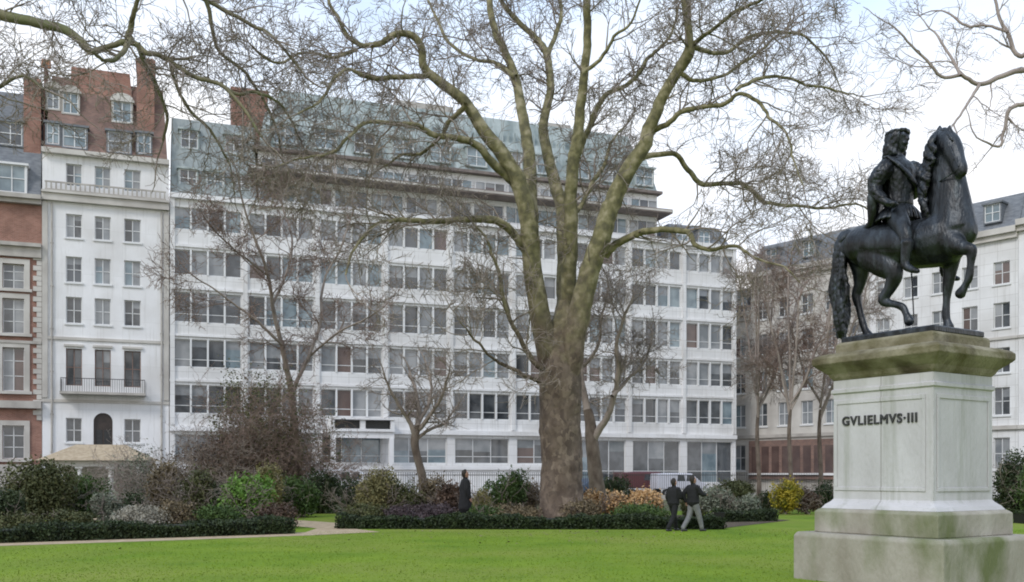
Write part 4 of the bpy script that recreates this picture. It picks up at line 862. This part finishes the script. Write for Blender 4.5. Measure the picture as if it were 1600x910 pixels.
# ---------------------------------------------------------------- hedges and shrubs
def leafset(rg, pts, nrm, size, stretch=1.6):
    """one quad leaf per point, random tilt"""
    N = len(pts); d = rg.normal(0, 1, (N, 3))+nrm*.8; d /= np.linalg.norm(d, axis=1)[:, None]
    a = np.cross(d, rg.normal(0, 1, (N, 3))); a /= np.linalg.norm(a, axis=1)[:, None]+1e-9; b_ = np.cross(d, a)
    s_ = size*rg.uniform(.6, 1.4, N)[:, None]
    A, B_ = a*s_*stretch*.5, b_*s_*.5
    return np.stack([pts-A, pts-B_*.9+A*.1, pts+A, pts+B_*.9+A*.1], 1)
def leafmat(name, c1, c2, c3=None):
    return mat('leaf_'+name, c1, .6, c2, 2.2, 6, .35, .65, spec=.3, col3=c3, scale3=9, lo3=.5, hi3=.7)
LM = {'dark': leafmat('dark', (.022,.036,.014), (.05,.07,.026)), 'olive': leafmat('olive', (.05,.06,.02), (.105,.115,.04), (.14,.13,.06)),
      'green': leafmat('green', (.04,.075,.02), (.08,.13,.03)), 'bright': leafmat('bright', (.09,.19,.03), (.16,.28,.05)),
      'yellow': leafmat('yellow', (.12,.115,.045), (.22,.195,.08), (.30,.26,.12)), 'tan': leafmat('tan', (.12,.095,.055), (.22,.17,.10)),
      'orange': leafmat('orange', (.42,.24,.10), (.58,.38,.19), (.62,.46,.27)), 'grey': leafmat('grey', (.10,.12,.08), (.2,.22,.16), (.26,.27,.21)),
      'redbrown': leafmat('redbrown', (.07,.045,.032), (.125,.08,.055)), 'hedge': leafmat('hedge', (.014,.024,.010), (.035,.055,.018), (.05,.065,.025)),
      'flower': leafmat('flower', (.10,.13,.02), (.40,.30,.03), (.55,.42,.03)), 'purple': leafmat('purple', (.05,.035,.038), (.09,.065,.07)), 'pale': leafmat('pale', (.24,.22,.17), (.36,.34,.28))}
HED = []
def hedge(path, w_, h_, seed, label, hm='hedge'):
    rg = np.random.default_rng(seed); P = np.array(path, float); seg = np.linalg.norm(np.diff(P, axis=0), axis=1); cum = np.concatenate([[0], np.cumsum(seg)]); tot = cum[-1]
    o0 = np.array([P[0][0], P[0][1], 0]); E = empty('hedge', (P[0][0], P[0][1], 0), label=label, cat='hedge', group='low clipped hedges round the planting beds')
    def at(s_):
        i = np.clip(np.searchsorted(cum, s_, side='right')-1, 0, len(seg)-1); u = (s_-cum[i])/seg[i]; p = P[i]*(1-u)[:, None]+P[i+1]*u[:, None]
        t = (P[i+1]-P[i])/seg[i][:, None]; return p, np.stack([-t[:, 1], t[:, 0]], 1)
    N = int(tot*w_*900+tot*h_*2*1000)
    s_ = rg.uniform(0, tot, N); p, n = at(s_); face = rg.random(N)
    wob = .06*np.sin(s_*1.3+seed)+.045*np.sin(s_*3.1+2)+.035*np.sin(s_*7.3)*np.sin(s_*1.7)+.02*np.sin(s_*15.)
    lat = np.where(face < .4, rg.uniform(0, w_, N), np.where(face < .8, 0+rg.normal(0, .03, N), w_+rg.normal(0, .03, N)))
    z = np.where(face < .4, h_+wob+rg.normal(0, .03, N), rg.uniform(0, h_, N)+wob*.5)
    pts = np.column_stack([p+n*lat[:, None], z])-o0
    nb = NB(); nb.quads(leafset(rg, pts, np.zeros(3)+[0,0,.3], .05)); nb.build('foliage', LM[hm], E)
    core = MB(); sn = np.linspace(.05, tot-.05, max(3, int(tot/.5))); p, n = at(sn); rings = []
    for i in range(len(sn)):
        a, b_ = p[i]+n[i]*.06, p[i]+n[i]*(w_-.06)
        rings.append([(a[0]-o0[0],a[1]-o0[1],0),(b_[0]-o0[0],b_[1]-o0[1],0),(b_[0]-o0[0],b_[1]-o0[1],h_-.05),(a[0]-o0[0],a[1]-o0[1],h_-.05)])
    core.loft(rings); core.build('branches', mat('hedge_wood', (.012,.014,.008), .95), E)
hedge([(-24,17.6),(-13.1,24.6),(-9.6,26.7),(-6.45,28.6)], 1.1, .38, 1, 'clipped dark hedge edging the left bed beside the gravel path')
hedge([(-5.75,31.2),(0,30.95),(6.9,30.9)], 1.1, .38, 2, 'long clipped dark hedge at the foot of the big plane tree')
hedge([(7.9,35.6),(10.1,36.4)], .9, .4, 3, 'short clipped hedge to the right of the walking pair')
hedge([(18.4,34.2),(26,35)], 1.0, .42, 4, 'clipped hedge showing to the right of the pedestal')
NS = [0]
def shrub(px, top, Z, wpx, kind, label, leaf=.075, dens=1.0, twigs=0, sink=0, group='shrubs in the planting beds', name='shrub', twm=None, flat=1.0, lumps=7):
    NS[0] += 1; rg = np.random.default_rng(100+NS[0]); c0 = ray(px, top, Z); w_ = wpx*Z/F/2; h_ = max(c0.z, .3)
    E = empty(name, (c0.x, Z, 0), label=label, cat='shrub', group=group)
    # lumpy crown from several offset ellipsoid clumps
    cl = []
    for i in range(lumps):
        a = rg.uniform(0, 2*np.pi); rr_ = rg.uniform(.15, .62)*w_; s_ = rg.uniform(.34, .6)
        cl.append((math.cos(a)*rr_, math.sin(a)*rr_*.8, h_*rg.uniform(.3, .68), w_*s_, h_*rg.uniform(.28, .42)))
    cl.append((0, 0, h_*.55, w_*.55, h_*.44))
    pts = []; nr = []
    vol = w_*w_*h_; N = int(min(15000, 1700*dens*(w_*h_*2+w_*w_)/(leaf/.075)**1.5))
    per = N//len(cl)
    for (x, y, z, rw, rh) in cl:
        d = rg.normal(0, 1, (per, 3)); d /= np.linalg.norm(d, axis=1)[:, None]; rr_ = rg.uniform(0.45, 1, per)**.5*(1+.16*np.sin(d[:, 0]*7+d[:, 2]*5)+.1*np.sin(d[:, 1]*13)+np.abs(rg.normal(0,.17,per))*(rg.random(per)<.5))
        q = d*rr_[:, None]*np.array((rw, rw, rh))+np.array((x, y, z)); pts.append(q); nr.append(d)
    pts = np.concatenate(pts); nr = np.concatenate(nr); k = pts[:, 2] > .02; pts, nr = pts[k], nr[k]
    nb = NB(); nb.quads(leafset(rg, pts, nr, leaf)); nb.build('foliage', LM[kind], E)
    sb = NB()
    for i in range(7+twigs):
        a = rg.uniform(0, 2*np.pi); d = np.array((math.cos(a)*.55, math.sin(a)*.55, 1.0)); 
        grow(sb, rg, np.array((rg.normal(0,.08), rg.normal(0,.08), 0.)), d, h_*rg.uniform(.7, 1.08), .022, 1 if not twigs else 0, dict(PS, rmin=.007, len=[h_*.45,h_*.25,.2]))
    sb.build('stem', twm or M_TWIG, E)
    return E
sh_ = [
 (8,768,29,70,'dark','round dark green shrub at the left edge behind the hedge',.06),
 (-60,740,30,110,'olive','olive shrub cut by the left edge of the photo',.07),
 (58,722,34,120,'olive','tall olive green shrub second from the left edge',.075),
 (128,742,36,90,'green','mid green shrub in front of the garden pavilion',.075),
 (30,800,28.5,90,'olive','low olive plants close behind the hedge at far left',.06),
 (105,798,29.5,80,'olive','low mossy green plants behind the left hedge below the pavilion',.06),
 (165,765,33,60,'grey','small grey leaved shrub under the right end of the pavilion',.06),
 (205,768,34,50,'dark','small dark shrub right of the pavilion',.06),
 (222,790,30.0,90,'pale','low pale straw coloured plants overhanging the left hedge',.05),
 (262,722,37,70,'tan','tan brown shrub right of the pavilion',.075),
 (305,730,36,80,'olive','olive shrub left of the bright green one',.075),
 (275,785,30.5,60,'tan','low tan plants behind the middle of the left hedge',.06),
 (345,755,36,60,'dark','dark shrub directly left of the bright green shrub',.07),
 (385,740,33,95,'bright','bright lime green shrub behind the left hedge',.08),
 (340,790,31,80,'green','low green plants in front of the bright shrub',.06),
 (412,726,38,60,'yellow','yellowish shrub rising behind the bright green shrub',.07),
 (425,785,31.5,80,'redbrown','low dark red brown plants at the right end of the left bed',.06),
 (455,745,40,80,'green','green shrub beside the path gap',.075),
 (500,740,44,80,'dark','dark green shrub beyond the path gap',.08),
 (548,745,38,40,'dark','small dark shrub next to the white porch pier',.07),
 (590,735,36,80,'yellow','yellow olive mounded shrub at the left of the middle bed',.07),
 (632,752,36,70,'olive','olive shrub below the small kinked tree',.07),
 (672,745,37,60,'tan','tan shrub between the kinked tree and the lone person',.07),
 (700,752,36,50,'redbrown','red brown shrub left of the lone person',.07),
 (650,787,33.2,120,'purple','low purple plants along the middle hedge',.055),
 (570,787,33.2,80,'olive','low olive plants at the left end of the middle hedge',.055),
 (752,765,35,40,'yellow','yellow green shrub right of the lone person',.065),
 (788,738,37,70,'green','rounded green shrub between the lone person and the big trunk',.07),
 (822,752,38,60,'tan','tan shrub touching the left of the big trunk',.07),
 (800,788,33,100,'tan','low tan ground plants left of the big trunk',.055),
 (755,790,32.6,60,'green','low green plants at the feet of the lone person',.055),
 (905,782,33,70,'tan','low straw plants at the right foot of the big trunk',.055),
 (1000,788,32.8,110,'green','low green plants in front of the orange dry plants',.055),
 (925,764,35.5,48,'orange','leftmost orange dry hydrangea clump',.075),
 (962,766,35.5,46,'orange','orange dry hydrangea clump in the middle of the row',.075),
 (1000,764,35.5,50,'orange','rightmost full orange dry hydrangea clump',.075),
 (1024,770,36,30,'orange','small orange dry clump beside the walking man',.07),
 (1125,762,38,70,'grey','grey green shrub right of the walking pair',.07),
 (1160,775,37.5,60,'grey','low grey green shrub above the short hedge',.065),
 (1085,765,40,60,'olive','olive shrub behind the walking pair',.07),
 (1195,768,44,40,'dark','dark shrub left of the yellow flowering one',.07),
 (1227,752,43,60,'flower','yellow flowering shrub left of the pedestal',.07),
 (1262,762,43,44,'redbrown','dark red brown shrub beside the pedestal',.07),
 (1290,750,46,50,'dark','dark shrub touching the left side of the pedestal',.07),
 (1585,708,42,70,'dark','tall dark shrub right of the pedestal at the right edge',.08),
 (1625,730,40,80,'green','green shrub at the right edge of the photo',.08),
 (870,770,40,60,'olive','olive shrub behind the foot of the big trunk',.07),
 (955,745,50,70,'dark','dark shrub behind the slim forked tree',.08),
 (1140,750,52,90,'olive','olive shrub in front of the right end of the railings',.08)]
for i_, s_ in enumerate(sh_): shrub(*s_[:6], leaf=s_[6]*.9, dens=(.75, .55, .9)[i_ % 3], twigs=(5, 10, 3)[i_ % 3], lumps=(7, 10, 12)[i_ % 3])
shrub(425,592,46,190,'olive','big twiggy olive brown bush rising in front of the white block',leaf=.07,dens=.24,twigs=24,name='large_bush',twm=MATS['twig_red'])
shrub(345,672,44,200,'redbrown','wide dark brown twiggy bush below the white block',leaf=.06,dens=.22,twigs=26,name='large_bush')
shrub(215,690,46,90,'grey','loose grey twiggy bush right of the pavilion roof',leaf=.06,dens=.10,twigs=16,name='large_bush',twm=M_TWIG2)

# leaf litter and grass
rg = np.random.default_rng(9); N = 70000
Y = rg.uniform(13.5, 31, N); X = rg.uniform(-1, 1, N)*(Y*.56)
def hedge_y(x): return np.where(x < -6, 28.1+(x+6)*.56, np.where(x < 7, 30.9, 34))
k = (Y < hedge_y(X)-.9-(X < -5.0)*.3); X, Y = X[k], Y[k]
loc = np.stack([(X-PC.x)*ux.x+(Y-PC.y)*ux.y, (X-PC.x)*vy.x+(Y-PC.y)*vy.y], 1); k = ~((abs(loc[:, 0]) < HA+.47) & (abs(loc[:, 1]) < HB+.47)); X, Y = X[k], Y[k]
n = len(X); hgt = rg.uniform(.008, .022, n); a = rg.uniform(0, 2*np.pi, n); wd = rg.uniform(.006, .012, n)
base = np.stack([X, Y, np.full(n, .006)], 1); t = np.stack([np.cos(a), np.sin(a), np.zeros(n)], 1)*wd[:, None]; lean = np.stack([rg.normal(0,.02,n), rg.normal(0,.02,n), hgt], 1)
q = np.stack([base-t, base+t, base+lean+t*.3, base+lean-t*.3], 1)
nb = NB(); nb.quads(q); nb.build('grass', mat('grass_blade', (.14,.225,.016), 1, (.195,.27,.025), .6, 6, spec=.1), kind='stuff', label='short bright green mown grass of the lawn', cat='grass')

rg = np.random.default_rng(77); n = 300; X = rg.normal(2, 7, n); Y = 30.3-np.abs(rg.normal(0, 3.2, n)); k = (np.abs(X) < 15) & (Y > 17) & (Y < hedge_y(X)-.9); X, Y = X[k], Y[k]
nb = NB(); nb.quads(leafset(rg, np.stack([X, Y, np.full(len(X), .03)], 1), np.array((0, 0, 5.)), .05)); nb.build('fallen_leaves', LM['tan'], kind='stuff', label='dry brown leaves lying scattered over the lawn', cat='leaves')

# ---------------------------------------------------------------- people
SKIN = mat('skin', (.36,.2,.14), .6); 
def person(loc, rz, label, top, topc, legc, hairc, stride=.0, armR=None, armL=None, lean=0, H=1.72, coat=.0, bag=None):
    E = empty('person', loc, rz, label=label, cat='person'); s = H/1.75
    def pt(x, y, z): return (x*s+lean*z*s, y*s, z*s)
    def c(mb, rows, lat=(0,1,0), k=12, n=3): blob_chain(mb, [(*pt(x, y, z), a*s, b_*s) for x, y, z, a, b_ in rows], lat=lat, k=k, n=n)
    A = {1: armL or [(0,.2,1.42),(-.05,.25,1.14),(.1,.24,.9)], -1: armR or [(0,-.2,1.42),(-.02,-.25,1.14),(.08,-.24,.9)]}
    def legp(sg): 
        st = stride*sg; return [(0,.09*sg,.93),(st*.35+.04,.1*sg,.5),(st*.8-(.06 if st < 0 else 0),.1*sg,.09)]
    b = MB()
    c(b, [(0,0,.92,.11,.15),(0,0,1.05,.10,.13),(0,0,1.25,.11,.15),(0,0,1.4,.09,.16),(0,0,1.47,.06,.08),(.01,0,1.53,.055,.055)])
    c(b, [(.0,0,1.75,.05,.045),(.0,0,1.71,.085,.07),(.01,0,1.64,.097,.077),(.03,0,1.57,.075,.06),(.05,0,1.53,.04,.04)])
    c(b, [(.1,0,1.655,.01,.012),(.118,0,1.625,.014,.014)]); c(b, [(.09,-.02,1.585,.01,.01),(.098,0,1.585,.01,.01),(.09,.02,1.585,.01,.01)], lat=(1,0,0), k=8)
    for sg in (-1, 1): c(b, [(-.0,sg*.078,1.66,.02,.01),(0,sg*.08,1.62,.018,.01)], k=8)
    for sg in (-1, 1):
        a = A[sg]; c(b, [(*a[0],.05,.05),(*a[1],.038,.038),(*a[2],.028,.026)])
        wv = np.array(a[2]); d = wv-np.array(a[1]); d /= np.linalg.norm(d); pm = wv+d*.07
        c(b, [(*wv,.026,.02),(*pm,.038,.016)])
        for i in range(4):
            o = (i-1.5)*.019; e = np.array((o, 0, 0)) if abs(d[2]) > .5 else np.array((0, 0, o))
            f0 = pm+e+d*.025; f1 = f0+d*(.03,.037,.034,.024)[i]; f2 = f1+d*.02+np.array((0,-sg*.018,0))
            c(b, [(*f0,.009,.009),(*f1,.0085,.0085),(*f2,.007,.007)], k=6)
        th = wv+d*.02+np.array((.03,0,0)); th2 = th+d*.045+np.array((.018,-sg*.01,0)); c(b, [(*th,.012,.012),(*th2,.009,.009)], k=6)
        l = legp(sg); c(b, [(*l[0],.09,.085),(*l[1],.055,.055),(*l[2],.038,.035)])
    fuse(b, 'body', SKIN, E, .0125, 1)
    g_ = MB(); lo = .95-coat
    c(g_, [(0,0,lo,.19+.04*(coat>0)+abs(stride)*.15*(coat>0),.24),(0,0,1.0,.18,.225),(0,0,1.22,.17,.215),(0,0,1.38,.15,.215),(0,0,1.46,.10,.15),(0,0,1.51,.08,.085)], k=16)
    for sg in (-1, 1): a = A[sg]; e = np.array(a[2])*.95+np.array(a[1])*.05; c(g_, [(*a[0],.09,.09),(*a[1],.076,.076),(*e,.055,.055)])
    fuse(g_, top, topc, E, .016, 1, rough=.012)
    t_ = MB()
    for sg in (-1, 1): l = legp(sg); c(t_, [(*l[0],.12,.115),(*l[1],.09,.088),(l[2][0],l[2][1],.12,.072,.07)])
    c(t_, [(0,-.03,.9,.12,.13),(0,.03,1.0,.12,.14)]); fuse(t_, 'trousers', legc, E, .016, 1, rough=.008)
    s_ = MB()
    for sg in (-1, 1): l = legp(sg)[2]; x = l[0]; c(s_, [(x-.05,l[1],.05,.045,.042),(x+.04,l[1],.05,.042,.045),(x+.15,l[1],.035,.03,.04)])
    fuse(s_, 'shoes', M_IRON, E, .012, 1)
    h_ = MB(); c(h_, [(-.01,0,1.77,.05,.05),(-.03,0,1.72,.09,.083),(-.045,0,1.64,.08,.085),(-.05,0,1.57,.05,.06)]); fuse(h_, 'hair', hairc, E, .014, 1)
    return E
BLK = mat('black_cloth', (.006,.006,.007), .9, (.012,.012,.014), 8); JEAN = mat('dark_jeans', (.025,.03,.045), .9, (.04,.045,.06), 8); GRT = mat('grey_trousers', (.14,.14,.15), .9, (.2,.2,.2), 8); HRD = mat('dark_hair', (.02,.014,.01), .7)
person((ray(727,740,33.2).x, 33.2, 0), R(20), 'lone person in a long black coat standing left of the big tree', 'coat', BLK, BLK, HRD, H=1.9, coat=.4)
person((ray(1051,740,30.1).x, 30.1, 0), R(35), 'left one of the walking pair, all in black with stooped head', 'jacket', BLK, BLK, HRD, stride=.32, lean=.04, H=1.62, armR=[(0,-.2,1.42),(.1,-.24,1.16),(.3,-.16,1.1)])
person((ray(1083,740,29.9).x, 29.9, 0), R(28), 'right one of the walking pair, in a black jacket and pale grey trousers', 'jacket', BLK, GRT, HRD, stride=-.34, H=1.7, armR=[(0,-.2,1.42),(.14,-.28,1.2),(.34,-.2,1.18)], armL=[(0,.2,1.42),(-.18,.26,1.2),(-.1,.25,.95)])
